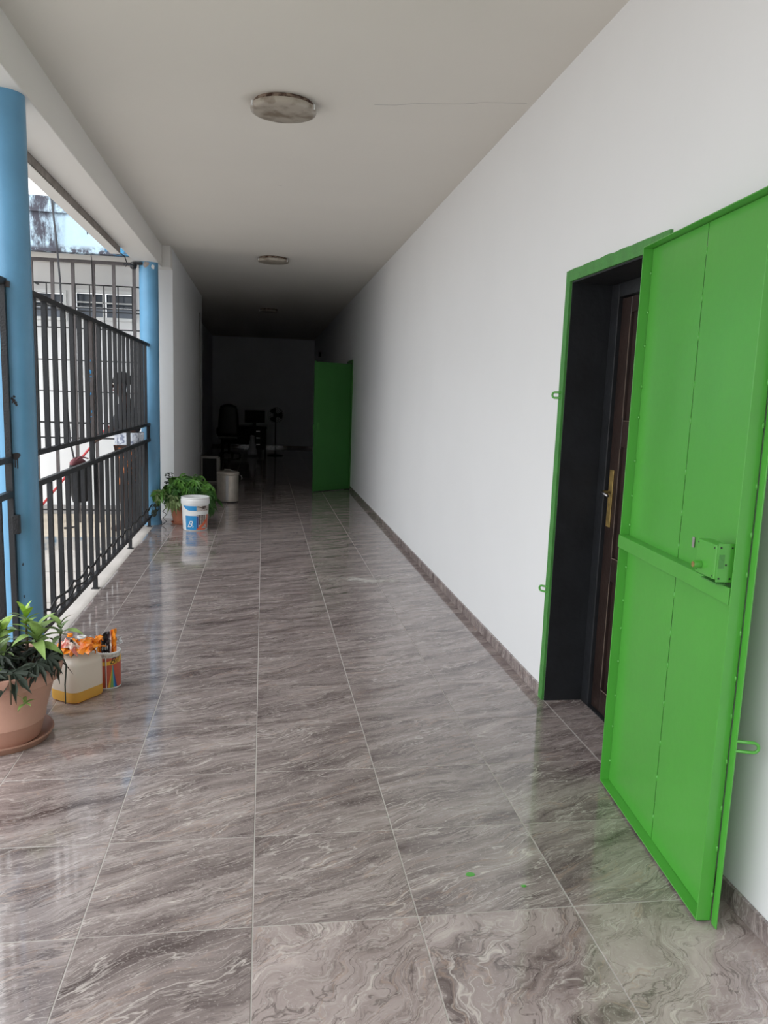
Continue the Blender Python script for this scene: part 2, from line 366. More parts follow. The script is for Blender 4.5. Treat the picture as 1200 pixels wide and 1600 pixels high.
for j in range(-4, 45):
    y0 = TY0 + TS * j; y1 = y0 + TS
    if y1 > YB: y1 = YB
    if y0 >= YB - 0.05: break
    for i in range(-3, 3):
        x0 = TX0 + TS * i; x1 = x0 + TS
        if i == -3:
            if y0 < 10.2: x0 = -1.262
            elif y0 < 15.0: x0 = -1.085
            else: x0 = -1.5
        if i == 2: x1 = 1.4985
        tile(x0, x1, y0, y1, 'tile_swirl' if (j < 0 and i >= 0) else 'tile')
for (y0, y1) in ((D0 + 0.005, 3.182), (3.182, 3.682), (3.682, D1 - 0.005)):
    tile(1.5005, 1.74, y0, y1, 'tile')

# pale sill strip under the railing, outer face of the slab
sill = MB().box(-1.47, -1.262, -4.0, 10.19, -0.16, 0.0).build('trim_1', 'concrete'); struct(sill)

def wall_with_openings():
    mb = MB(); x0, x1 = WX, WX + 0.24
    segs = [(-4.0, D0), (D1, E0), (E1, YB)]
    for a, b in segs: mb.box(x0, x1, a, b, -0.0005, CZ)
    mb.box(x0, x1, D0, D1, DT, CZ); mb.box(x0, x1, E0, E1, ET, CZ)
    return mb.build('wall_right', 'wall')
wr = struct(wall_with_openings())
# dark room shells behind the doors
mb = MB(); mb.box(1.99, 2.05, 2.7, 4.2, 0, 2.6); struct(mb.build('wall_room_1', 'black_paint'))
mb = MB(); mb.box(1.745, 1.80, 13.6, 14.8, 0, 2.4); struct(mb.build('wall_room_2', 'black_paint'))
wl = MB().box(-1.46, LX, 10.2, 14.9, -0.0005, CZ).build('wall_left', 'wall'); struct(wl)
wl2 = MB().box(-1.75, -1.5, 14.9, YB, -0.0005, CZ).box(-1.5, -1.46, 14.86, 14.9, -0.0005, CZ).build('wall_left_far', 'wall'); struct(wl2)
wbk = MB().box(-1.9, 1.9, YB, YB + 0.2, -0.0005, CZ).build('wall_back', 'wall'); struct(wbk)
MBc = MB().box(-1.19, WX + 0.3, -4.0, YB + 0.2, CZ, CZ + 0.16).box(-1.9, -1.19, 10.2, YB + 0.2, CZ, CZ + 0.16)
struct(MBc.build('ceiling', 'ceiling'))
# unseen end wall behind the camera, added to keep light off the far hall
struct(MB().box(-1.46, WX + 0.3, -4.2, -4.0, -0.3, CZ + 0.16).build('wall_light_block', 'wall'))
# edge beam along the open side
bm_ = MB().box(-1.46, -1.188, -4.0, 10.2, 3.0, CZ + 0.16).box(-1.188, LX, 9.98, 10.2, 3.0, CZ).build('trim_2', 'beam', bevel=0.006); struct(bm_)
fa = MB()
nseg = 24; fy0, fy1 = -4.0, 8.83
for k in range(nseg):
    a = fy0 + (fy1 - fy0) * k / nseg; b = fy0 + (fy1 - fy0) * (k + 1) / nseg
    z0 = 2.945 + random.uniform(-0.004, 0.004)
    fa.box(-1.555 + random.uniform(-0.006, 0.006), -1.4605, a, b, z0, 3.42)
fa = fa.build('trim_3', 'rough_concrete'); struct(fa)
struct(MB().box(-1.56, -1.463, -4.0, 8.835, 2.936, 2.9405).build('trim_5', 'beam'))

# hairline cracks in the ceiling plaster
ck = MB(); ck.tube([(0.62 + 0.12 * k, 4.93 - 0.035 * k + 0.012 * math.sin(k * 2.1), CZ - 0.0003) for k in range(8)], 0.0012, 5)
ck.tube([(0.1 + 0.03 * k, 6.9 + 0.01 * math.sin(k), CZ - 0.0003) for k in range(2)], 0.0012, 5)
struct(ck.build('ceiling_crack', 'grey_plinth'))
# skirting tiles along the right wall
def skirting(name, x, y0, y1, z=0.066, side=-1):
    base = MB().box(x + side * 0.004, x, y0, y1, 0, z - 0.006).build(name, 'grout'); struct(base)
    me = {}
    y = y0; k = 0
    while y < y1 - 0.02:
        L_ = min(0.5, y1 - y); key = round(L_, 3)
        if key not in me:
            mm = MB(); mm.box(side * 0.013, side * 0.001, 0.001, L_ - 0.001, 0, z); me[key] = mm.mesh('skirting_tile', 'tile')
        link('skirting_tile', me[key], base, (x, y, random.uniform(0, 0.0015))); y += L_; k += 1
    return base
skirting('baseboard_right', WX, D1 + 0.055, E0 - 0.06)
skirting('baseboard_right_near', WX, -0.3, D0 - 0.07)
skirting('baseboard_right_far', WX, E1 + 0.06, YB)
mb = MB().box(-1.5, 1.5, YB - 0.013, YB, 0, 0.066); struct(mb.build('baseboard_back', 'tile'))

# ------------------------------------------------------------------ doorways on the right wall
door = empty('door_1', (WX, D0, 0)); struct(door)
def dpart(mb, name, m, par=door, **k): return mb.build(name, m, par, **k)
def uneven_frame(y0, y1, zt, w, dpt):
    """front leaf of the steel frame, hand painted with an uneven outer edge; local y from hinge jamb"""
    mb = MB(); n = 40
    def strip(fn0, fn1):
        for k in range(n):
            a, b = k / n, (k + 1) / n
            p, q, r, s = fn0(a), fn0(b), fn1(b), fn1(a)
            front = [(-dpt, *p), (-dpt, *q), (-dpt, *r), (-dpt, *s)]
            back = [(0.0, *p), (0.0, *q), (0.0, *r), (0.0, *s)]
            mb.hexa(back + front)
    e = lambda t: 0.004 * noise.noise(Vector((t * 14, y0, 1.3)))
    strip(lambda t: (y1, t * zt), lambda t: (y1 + w + e(t), t * zt))
    strip(lambda t: (y0 - w + e(t + 5), t * zt), lambda t: (y0, t * zt))
    strip(lambda t: (y0 - w + t * (y1 - y0 + 2 * w), zt), lambda t: (y0 - w + t * (y1 - y0 + 2 * w), zt + w + e(t + 9)))
    return mb
dpart(uneven_frame(0, D1 - D0, DT, 0.055, 0.012), 'door_frame', 'green_dry')
W0 = D1 - D0
# painted reveal, head and lining
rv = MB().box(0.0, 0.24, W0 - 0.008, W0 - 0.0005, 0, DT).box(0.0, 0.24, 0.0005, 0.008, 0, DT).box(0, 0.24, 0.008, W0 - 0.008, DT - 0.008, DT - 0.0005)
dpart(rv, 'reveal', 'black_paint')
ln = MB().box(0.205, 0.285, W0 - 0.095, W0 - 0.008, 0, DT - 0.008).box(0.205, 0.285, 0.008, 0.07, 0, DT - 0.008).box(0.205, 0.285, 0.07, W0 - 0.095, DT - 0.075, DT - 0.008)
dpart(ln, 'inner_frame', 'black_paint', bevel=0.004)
leaf = MB(); X0 = 0.225
lw0, lw1, lt = 0.072, W0 - 0.097, DT - 0.08
stl = 0.105
cols = [(lw0 + stl, (lw0 + lw1) / 2 - 0.045), ((lw0 + lw1) / 2 + 0.045, lw1 - stl)]
rows = [(0.13, 0.70), (0.82, 1.37), (1.50, 2.01)]
leaf.box(X0 + 0.016, X0 + 0.03, lw0, lw1, 0.008, lt)
leaf.box(X0, X0 + 0.04, lw0, lw0 + stl, 0.008, lt).box(X0, X0 + 0.04, lw1 - stl, lw1, 0.008, lt).box(X0, X0 + 0.04, cols[0][1], cols[1][0], 0.008, lt)
zr = [0.008, rows[0][0], rows[0][1], rows[1][0], rows[1][1], rows[2][0], rows[2][1], lt]
for a, b in ((0, 1), (2, 3), (4, 5), (6, 7)):
    for c0, c1 in cols: leaf.box(X0, X0 + 0.04, c0, c1, zr[a], zr[b])
dl = dpart(leaf, 'door_leaf', 'wood', bevel=0.003)
for c0, c1 in cols:
    for r0, r1 in rows:
        p = MB(); p.hexa([(X0 + 0.016, c0 + 0.03, r0 + 0.03), (X0 + 0.016, c1 - 0.03, r0 + 0.03), (X0 + 0.016, c1 - 0.03, r1 - 0.03), (X0 + 0.016, c0 + 0.03, r1 - 0.03),
                          (X0 + 0.004, c0 + 0.055, r0 + 0.055), (X0 + 0.004, c1 - 0.055, r0 + 0.055), (X0 + 0.004, c1 - 0.055, r1 - 0.055), (X0 + 0.004, c0 + 0.055, r1 - 0.055)])
        dpart(p, 'raised_panel', 'wood', par=dl)
        w_ = MB(); w_.box(X0 - 0.0012, X0 + 0.003, c1 + 0.001, c1 + 0.004, r0 + 0.01, r1 - 0.01).box(X0 - 0.0012, X0 + 0.003, c0, c1, r0 - 0.004, r0 - 0.001)
        dpart(w_, 'worn_moulding', 'wood_worn', par=dl)
hp = MB().box(X0 - 0.005, X0, lw1 - 0.062, lw1 - 0.018, 0.965, 1.252)
o = dpart(hp, 'handle_plate', 'brass', par=dl, bevel=0.002); o['label'] = 'worn brass handle plate'
lv = MB().tube([(X0 - 0.005, lw1 - 0.04, 1.14), (X0 - 0.045, lw1 - 0.04, 1.143), (X0 - 0.052, lw1 - 0.05, 1.143), (X0 - 0.052, lw1 - 0.12, 1.13)], 0.007, 8)
dpart(lv, 'door_lever', 'steel', par=dl, smooth=True)
thr = MB().box(0.205, 0.285, 0.008, W0 - 0.008, -0.004, 0.006); dpart(thr, 'threshold', 'black_paint')
def loop(mb, p, d, w=0.028, L_=0.055, r=0.0055):
    """u-shaped padlock staple: p base centre, d outward dir, flat in z"""
    p = Vector(p); d = Vector(d)
    pts = [p + Vector((0, 0, w / 2))]
    for k in range(9):
        a = math.pi / 2 - math.pi * k / 8
        pts.append(p + d * (L_ - w / 2 + math.cos(a) * w / 2) + Vector((0, 0, math.sin(a) * w / 2)))
    pts.append(p - Vector((0, 0, w / 2)))
    mb.tube(pts, r, 8)
for z in (1.612, 0.602):
    q = MB(); loop(q, (-0.010, W0 + 0.02, z), (-0.55, 0.83, 0)); dpart(q, 'padlock_loop', 'green', smooth=True)

door2 = empty('door_2', (WX, E0, 0)); struct(door2)
W1 = E1 - E0
dpart(uneven_frame(0, W1, ET, 0.05, 0.012), 'door_frame', 'green_dry', par=door2)
dpart(MB().box(0.0, 0.24, W1 - 0.008, W1 - 0.0005, 0, ET).box(0, 0.24, 0.0005, 0.008, 0, ET).box(0, 0.24, 0.008, W1 - 0.008, ET - 0.008, ET - 0.0005), 'reveal', 'black_paint', par=door2)
dpart(MB().box(0.19, 0.23, 0.01, W1 - 0.01, 0.005, ET - 0.01), 'door_leaf', 'wood', par=door2)
# small detector on the far right wall
o = MB().box(1.44, 1.4995, 21.6, 21.75, 2.62, 2.74).build('wall_speaker', 'dark_object', bevel=0.01)
tag(o, 'tiny dark box high on the right wall beyond the far green gate', 'speaker')

# ------------------------------------------------------------------ security gates
def make_gate(name, A, ang, Wd, Ht, label, detail):
    g = empty(name, A, ang)   # local x: hinge -> free edge, local -y: visible face, z up
    dp = 0.045; GM = 'green' if detail else 'green_far'
    fr = MB()
    t = 0.004
    # angle-iron perimeter: proud flange + back leg
    fr.box(0, t, 0, dp, 0, Ht).box(0, Wd, 0, dp, Ht - t, Ht).box(0, Wd, 0, dp, 0, t).box(Wd - t, Wd, 0, dp, 0, Ht)
    fr.box(0, 0.035, dp - t, dp, 0, Ht).box(Wd - 0.035, Wd, dp - t, dp, 0, Ht).box(0.035, Wd - 0.035, dp - t, dp, 0, 0.035).box(0.035, Wd - 0.035, dp - t, dp, Ht - 0.035, Ht)
    fr.build('frame', GM, g, bevel=0.0012)
    seam = 0.505 * Wd
    for a, b, off in (((0.006, seam, 0), (seam + 0.0055, Wd - 0.006, 0)) if detail else ((0.006, Wd - 0.006, 0),)):
        s = MB()
        s.grid(lambda u, v: (a + (b - a) * u, dp - t - 0.003 + off + 0.0022 * noise.noise(Vector((u * 1.3 + a * 9, v * 2.6, 3))) * math.sin(math.pi * u) ** 2, 0.006 + (Ht - 0.012) * v), 16, 44)
        s.build('sheet_panel', GM, g, solid=0.0016)
    if detail: MB().box(seam - 0.004, seam + 0.009, dp - 0.0035, dp - 0.0025, 0.006, Ht - 0.006).build('seam_shade', 'black_paint', g)  # black strip paints in the shade of the open seam
    # weld beads along the frame and across the seam
    wd = MB()
    rnd = random.Random(3)
    for k in range(15):
        z = 0.1 + (Ht - 0.2) * k / 14 + rnd.uniform(-0.02, 0.02)
        for x in (0.006, ):
            wd.lathe([(0.0, -0.008), (0.005, -0.004), (0.006, 0.003), (0.0, 0.008)], 6, (x + 0.002, dp - t - 0.005, z), close=False)
        wd.lathe([(0.0, -0.013), (0.0045, -0.007), (0.0045, 0.007), (0.0, 0.013)], 6, (seam + 0.0027, dp - t - 0.003, z), close=False)
        wd.lathe([(0.0, -0.010), (0.0035, -0.005), (0.0035, 0.005), (0.0, 0.010)], 6, (Wd + 0.0015, dp - 0.004, z), close=False)
    stuff(wd.build('weld_bead', GM, g, smooth=True))
    # overlap strip on the free edge
    MB().box(Wd + 0.003, Wd + 0.034, dp + 0.001, dp + 0.005, -0.006, Ht + 0.01).build('overlap_strip', GM, g, bevel=0.001)
    if detail:
        mb = MB(); zc = 1.0
        mb.box(0.0, Wd - 0.005, -0.004, 0.0, zc, zc + 0.05).box(0.0, Wd - 0.005, 0.0, dp - 0.008, zc + 0.046, zc + 0.05)
        mb.build('cross_bar', GM, g, bevel=0.001)
        # rim lock
        x0, x1 = Wd - 0.145, Wd - 0.02; yf = -0.045
        lk = MB().box(x0, x1, yf, -0.001, 1.070, 1.172).build('lock_box', GM, g, bevel=0.004)
        MB().box(x1 + 0.0003, x1 + 0.004, yf + 0.004, 0.012, 1.064, 1.178).build('lock_plate', 'green', lk, bevel=0.0015)
        MB().box(x1 + 0.004, x1 + 0.0055, yf + 0.008, yf + 0.024, 1.105, 1.145).build('latch_bolt', 'green_dry', lk, bevel=0.0005)
        cy = MB(); cy.lathe([(0.012, 0), (0.012, 0.02), (0.0105, 0.022)], 20); o = cy.build('lock_cylinder', 'green', lk, autosmooth=40); o.location = (x0 + 0.035, yf - 0.0005, 1.098); o.rotation_euler = (math.pi / 2, 0, 0)
        k = MB(); k.lathe([(0.0088, 0.0), (0.0088, 0.003), (0.004, 0.0035), (0.0, 0.0035)], 16); o = k.build('key_face', 'brass', lk, autosmooth=40); o.location = (x0 + 0.035, yf - 0.022, 1.098); o.rotation_euler = (math.pi / 2, 0, 0)
        MB().box(0.575, 0.590, dp - 0.0115, dp - 0.0095, 1.108, 1.142).build('bare_slot', 'grey_frame', g)
        sm = MB()
        for (x, z) in ((x0 + 0.010, 1.080), (x0 + 0.010, 1.162), (x1 - 0.012, 1.080), (x1 - 0.012, 1.162)):
            sm.box(x - 0.0025, x + 0.0025, yf - 0.0008, yf, z - 0.0025, z + 0.0025)
        for (y_, z) in ((yf + 0.012, 1.165), (yf + 0.012, 1.075), (0.0, 1.165), (0.0, 1.075), (yf + 0.03, 1.115)):
            sm.box(x1 + 0.004, x1 + 0.0046, y_ - 0.0025, y_ + 0.0025, z - 0.0025, z + 0.0025)
        stuff(sm.build('screws', 'black_iron', lk))
        MB().box(x0 + 0.02, x1 - 0.01, yf + 0.012, -0.004, 1.054, 1.058).box(x0 + 0.03, x1 - 0.02, -0.012, -0.004, 1.058, 1.070).build('lock_bracket', 'green_dry', lk)
        for z in (0.585, 1.60):
            q = MB(); loop(q, (Wd + 0.03, dp + 0.004, z), (0.25, 0.97, 0), 0.03, 0.062, 0.005); q.build('padlock_loop', GM, g, smooth=True)
    else:
        MB().box(Wd - 0.10, Wd - 0.02, dp - 0.012, dp - 0.006, 1.02, 1.14).build('lock_plate', 'green_dry', g, bevel=0.002)
        MB().box(Wd - 0.075, Wd - 0.055, dp - 0.014, dp - 0.0115, 1.05, 1.09).build('key_hole', 'black_paint', g)
        MB().box(Wd + 0.006, Wd + 0.05, dp - 0.006, dp, 1.03, 1.10).build('latch_bolt', 'green_dry', g)
    # hinges
    for z in (0.25, Ht - 0.3):
        h = MB(); h.lathe([(0.008, -0.04), (0.008, 0.04)], 12, (-0.012, dp - 0.01, z)); h.box(-0.012, 0.0, dp - 0.012, dp - 0.008, z - 0.035, z + 0.035); h.build('hinge', 'green_dry', g, autosmooth=40)
    tag(g, label, 'gate', 'green steel gates along the right wall')
    return g
A_ = Vector((1.418, 2.985, 0.008)); B_ = Vector((1.333, 2.062, 0))
d_ = B_ - A_
make_gate('security_gate', A_, math.atan2(d_.y, d_.x), 0.925, 2.155, 'nearest green steel gate, swung open against the wall with a box lock', True)
A2 = Vector((1.455, 13.80, 0.012)); B2 = Vector((0.80, 13.27, 0)); d2 = B2 - A2
make_gate('security_gate', A2, math.atan2(d2.y, d2.x), 0.82, 2.12, 'far green steel gate standing open across the dark end of the corridor', False)

# ------------------------------------------------------------------ ceiling lights
lamp_labels = ['round stained ceiling light nearest the camera', 'middle round ceiling light, at the mouth of the dark hall', 'farthest round ceiling light, dim in the dark hall']
for (x, y), lb in zip(((0.10, 5.04), (0.105, 10.42), (0.09, 16.45)), lamp_labels):
    g = empty('ceiling_light', (x, y, CZ))
    MB().lathe([(0.172, -0.0005), (0.176, -0.012), (0.170, -0.026)], 48).build('base_plate', 'lamp_base', g, autosmooth=40)
    MB().lathe([(0.0, -0.060), (0.10, -0.0595), (0.17, -0.056), (0.188, -0.050), (0.192, -0.040), (0.190, -0.026), (0.178, -0.026)], 64, close=False).build('diffuser', 'lamp_disc', g, autosmooth=50)
    for a in (math.radians(200), math.radians(335), math.radians(80)):
        c = MB().box(-0.006, 0.006, -0.004, 0.004, -0.046, -0.02).build('clip', 'white_plastic', g); c.location = (0.191 * math.cos(a), 0.191 * math.sin(a), 0); c.rotation_euler = (0, 0, a + math.pi / 2)
    tag(g, lb, 'ceiling light', 'round ceiling lights')

# ------------------------------------------------------------------ blue columns
def column(x, y, label, stains):
    g = empty('column', (x, y, 0))
    r = 0.106
    MB().lathe([(r, 0.0), (r, 3.0)], 48).build('shaft', 'blue', g, autosmooth=40)
    MB().lathe([(0.12, 0.0005), (0.118, 0.03), (0.1065, 0.05)], 48).build('base_collar', 'blue', g, autosmooth=40)
    for (name, th0, z0, shape, mt) in stains:
        mb = MB()
        for (dt, dz, rr) in shape:
            n = 14; ring = []
            for k in range(n):
                a = 2 * math.pi * k / n; q = rr * (1 + 0.25 * noise.noise(Vector((dt * 50 + math.cos(a), dz * 40 + math.sin(a), 2))))
                ring.append((q * math.cos(a), q * math.sin(a) * 1.1))
            vs = []
            for (u, w) in [(0, 0)] + ring:
                a = th0 + (dt + u) / r; vs.append(((r + 0.0012) * math.cos(a), (r + 0.0012) * math.sin(a), z0 + dz + w))
            mb.add(vs, [(0, 1 + k, 1 + (k + 1) % n) for k in range(n)])
        stuff(mb.build(name, mt, g))
    tag(g, label, 'column'); return g
th = math.atan2(-4.53, 1.305)
blob = [(0, 0, 0.017), (0.008, 0.006, 0.013), (-0.010, 0.004, 0.011)] + [(0.006, -0.012 - 0.006 * k, 0.0035) for k in range(9)] + [(-0.005, -0.012 - 0.006 * k, 0.0035) for k in range(8)]
scr = [(0.0, 0.0, 0.008), (-0.008, 0.010, 0.006), (0.008, -0.012, 0.008), (0.002, 0.02, 0.006), (0.012, -0.022, 0.006), (-0.006, -0.01, 0.004)]
dots = [(0, 0, 0.004), (0.001, 0.008, 0.003), (0.0, -0.17, 0.004), (0.001, -0.178, 0.003)]
column(-1.305, 4.53, 'thick blue round column nearest the camera, with black paint blots', [('paint_stain', th - 0.02, 1.20, blob, 'black_print'), ('paint_stain', th - 0.02, 1.49, scr, 'black_print'), ('paint_stain', th + 0.1, 0.62, dots, 'black_print')])
column(-1.305, 9.74, 'far blue round column at the far end of the long railing', [('paint_patch', th + 0.3, 2.95, [(0, 0, 0.02), (0.004, -0.012, 0.016)], 'white_plastic'), ('old_stain', th - 0.45, 2.965, [(0, 0, 0.03), (0.02, 0.01, 0.02)], 'rough_concrete'), ('dirt', th + 0.3, 0.2, [(0, 0, 0.05), (0.03, 0.06, 0.04), (-0.02, -0.06, 0.035)], 'leaf_dark')])
g = MB().lathe([(0.0, -0.04), (0.03, -0.035), (0.042, 0.0), (0.03, 0.035), (0.0, 0.04)], 16, (-1.46, 9.66, 2.95)).box(-1.47, -1.36, 9.64, 9.67, 2.96, 2.99).build('cable_bracket', 'rubber', autosmooth=50)
tag(g, 'black cable bracket lump at the top of the far blue column', 'bracket')

# ------------------------------------------------------------------ railing panels
FX = -1.305; b2 = 0.015
def railing(y0, y1, bars, posts, feet, label, thick=()):
    g = empty('railing', (FX, y0, 0))
    def rail(z, h=0.03, name='rail'):
        MB().box(-b2, b2, 0, y1 - y0, z - h, z).build(name, 'black_iron', g, bevel=0.002)
    rail(2.10, 0.034); rail(1.20, 0.03); rail(1.022, 0.034); rail(0.125, 0.03)
    barmu = MB().box(-0.0145, 0.0145, -0.0145, 0.0145, 1.20, 2.066).mesh('upper_bar', 'black_iron')
    barml = MB().box(-0.0145, 0.0145, -0.0145, 0.0145, 0.125, 0.988).mesh('lower_bar', 'black_iron')
    for y in bars:
        for nm, me in (('upper_bar', barmu), ('lower_bar', barml)):
            link(nm, me, g, (random.uniform(-0.001, 0.001), y - y0, 0), (0, 0, random.uniform(-0.04, 0.04)))
    for y in posts:
        MB().box(-0.017, 0.017, y - y0 - 0.017, y - y0 + 0.017, 1.022, 1.17).build('post', 'black_iron', g)
    for y in feet:
        f = MB().box(-0.016, 0.016, y - y0 - 0.016, y - y0 + 0.016, 0.004, 0.096); f.box(-0.03, 0.03, y - y0 - 0.03, y - y0 + 0.03, 0.0, 0.005); f.build('foot', 'black_iron', g, bevel=0.0015)
    tag(g, label, 'railing'); return g
ys = [4.72 + 0.2325 * k for k in range(21)]
rl = railing(4.64, 9.63, ys, (6.46, 8.16, 9.55), (6.46, 8.16, 9.53), 'long black iron railing in two tiers between the blue columns')
# thicker post with blue paint marks
MB().box(-0.022, 0.022, 1.80, 1.844, 1.20, 2.066).build('thick_post', 'brown_iron', rl)
bl = MB()
for k in range(16):
    z = 1.28 + 0.5 * random.random(); a = random.uniform(-0.012, 0.006); bl.box(a, a + random.uniform(0.004, 0.01), 1.7985, 1.7995, z, z + random.uniform(0.006, 0.022))
stuff(bl.build('blue_paint_marks', 'print_blue', rl))
nr = railing(3.99, 4.425, (4.035, 4.20, 4.405), (4.40,), (4.02, 4.39), 'short black railing panel left of the near blue column, behind the potted plant')
MB().box(-0.014, 0.016, 0.405, 0.434, 0.0, 0.10).build('foot_brace', 'black_iron', nr)
lb = MB().box(0.016, 0.05, 0.36, 0.40, 0.80, 0.90).build('latch_box', 'black_iron', nr, bevel=0.003)
MB().box(0.02, 0.03, 0.40, 0.432, 0.84, 0.87).build('latch_bolt', 'black_iron', lb)
# rusty top-rail bracket on the near column
o = MB().box(-1.335, -1.275, 4.405, 4.43, 2.055, 2.085).build('bracket', 'brown_iron', nr); o.location = (-FX, -3.99, 0)
# cable tied along the foot of the railing
pts = []
y = 4.68; k = 0
while y < 9.62:
    on = (k % 2 == 0)
    pts.append((-1.281 + (0.006 if on else -0.006), y, 0.235 + 0.016 * math.sin(k * 1.7) + (0.012 if on else -0.01))); y += 0.116; k += 1
o = MB().tube(pts, 0.0085, 8).build('cable', 'rubber', smooth=True); tag(o, 'black cable running along the foot of the long railing', 'cable')
ties = MB()
o2 = MB().tube([(p[0] + 0.012, p[1], p[2] - 0.042 + 0.008 * math.sin(i * 0.9)) for i, p in enumerate(pts[:14])], 0.007, 8).build('cable', 'rubber', smooth=True)
tag(o2, 'second short black cable below the first at the near end of the long railing', 'cable')

# ------------------------------------------------------------------ outside
ground = MB().box(-40, -1.47, -30, 8.85, -0.45, -0.15).box(-40, -10.0, 8.85, 60, -0.45, -0.15).box(-1.47, 40, -30, -4.0, -0.45, -0.15).build('ground', 'concrete'); struct(ground)
gj = MB()
for y in (2.6, 4.6, 6.6, 7.75): gj.box(-9, -1.475, y - 0.006, y + 0.006, -0.1502, -0.149)
for x in (-2.9, -4.9, -6.9): gj.box(x - 0.006, x + 0.006, -4, 8.84, -0.1502, -0.149)
struct(gj.build('ground_joints', 'rough_concrete'))
terr = MB().box(-10.0, -1.47, 8.86, 10.75, -0.45, 0.0).build('terrace', 'terrace'); struct(terr)
struct(MB().box(-10.0, -1.47, 8.845, 8.86, -0.15, -0.01).build('trim_4', 'blue_wall'))
# neighbouring building
nb = empty('building', (-4.0, 10.5, 0))
def npart(mb, name, m, par=nb, **k):
    o = mb.build(name, m, par, **k)
    if par is nb: o.location = (4.0, -10.5, 0)
    return o
wx1 = -1.465
wins = [(-2.315, -1.57, 2.40, 2.755), (-3.25, -2.375, 2.38, 2.735)]
wm = MB(); xs = [(-10, -3.25), (-3.25, -2.375), (-2.375, -2.315), (-2.315, -1.57), (-1.57, wx1)]
for a, b in xs:
    w_ = [w for w in wins if abs(w[0] - a) < 1e-6]
    if w_:
        w_ = w_[0]; wm.box(a, b, 10.5, 10.75, 0, w_[2]).box(a, b, 10.5, 10.75, w_[3], 3.05)
    else: wm.box(a, b, 10.5, 10.75, 0, 3.05)
npart(wm, 'facade', 'wall')
npart(MB().box(-10, wx1, 10.47, 10.4995, 0.0005, 0.112), 'plinth', 'grey_plinth')
for (a, b, z0, z1) in wins:
    f = MB(); t = 0.035
    f.box(a, b, 10.47, 10.54, z1 - t, z1).box(a, b, 10.47, 10.54, z0, z0 + t).box(a, a + t, 10.47, 10.54, z0 + t, z1 - t).box(b - t, b, 10.47, 10.54, z0 + t, z1 - t)
    f.box(a + t, b - t, 10.475, 10.535, z0 + 0.20, z0 + 0.213).box((a + b) / 2 - 0.012, (a + b) / 2 + 0.012, 10.475, 10.535, z0 + t, z1 - t)
    f = npart(f, 'window', 'white_plastic')
    pn = MB(); n_ = 5
    for (p0, p1) in ((a + t, (a + b) / 2 - 0.012), ((a + b) / 2 + 0.012, b - t)):
        o = MB().box(p0, p1, 10.60, 10.606, z0 + 0.16, z1 - t).build('pane', 'dark_glass', f)
        o = MB().box(p0, p1, 10.60, 10.606, z0 + t, z0 + 0.158).build('pane', 'grey_glass', f)
npart(MB().box(-10, wx1, 9.62, 10.75, 3.052, 3.09), 'soffit_slab', 'beam')
npart(MB().box(-10, wx1, 9.60, 9.72, 3.045, 3.45), 'parapet', 'parapet')
npart(MB().box(-10, wx1, 9.57, 9.75, 3.4505, 3.615), 'coping', 'parapet')
npart(MB().box(-10, wx1, 10.75, 10.95, 3.092, 3.5), 'rear_wall', 'wall')
tag(nb, 'neighbouring white house with a mould-stained pale blue parapet across the courtyard', 'building')
# security bars in front of those windows
wg = empty('window_grille', (-2.4, 10.38, 2.2))
for z in (2.80, 2.53, 2.49, 2.285):
    o = MB().box(-1.6, 0.93, -0.007, 0.007, z - 2.2 - 0.007, z - 2.2 + 0.007).build('rail', 'black_iron', wg)
for k in range(15):
    x = -1.5 + 0.165 * k
    link('bar', MB().box(-0.006, 0.006, -0.006, 0.006, 0.085, 0.60).mesh('bar', 'black_iron') if k == 0 else bar_me, wg, (x, 0.013, 0)) if k else None
    if k == 0:
        bar_me = MB().box(-0.006, 0.006, -0.006, 0.006, 0.085, 0.60).mesh('bar', 'black_iron'); link('bar', bar_me, wg, (x, 0.013, 0))
for x in (-1.55, -0.3, 0.9): MB().box(x - 0.01, x + 0.01, 0.0, 0.12, 0.585, 0.60).build('wall_fixing', 'black_iron', wg)
tag(wg, 'thin black security bars over the windows of the neighbouring house', 'window grille')
# tall open frame across the courtyard end
tg = empty('courtyard_fence', (-1.476, 9.80, 0))
for k in range(7):
    x = -0.2225 * k
    MB().box(x - 0.017, x + 0.017, -0.017, 0.017, 0.0, 2.965).build('post', 'brown_iron', tg)
MB().box(-1.40, 0.017, -0.018, 0.018, 2.965, 3.0).build('top_rail', 'brown_iron', tg)
for z, r in ((1.885, 0.006), (1.53, 0.006), (1.17, 0.010), (0.995, 0.008), (0.145, 0.008)):
    MB().box(-1.45, 0.06, 0.018, 0.018 + 2 * r, z - r, z + r).build('cross_rail', 'black_iron', tg)
tag(tg, 'tall open iron fence across the end of the courtyard, behind the standing person', 'fence')

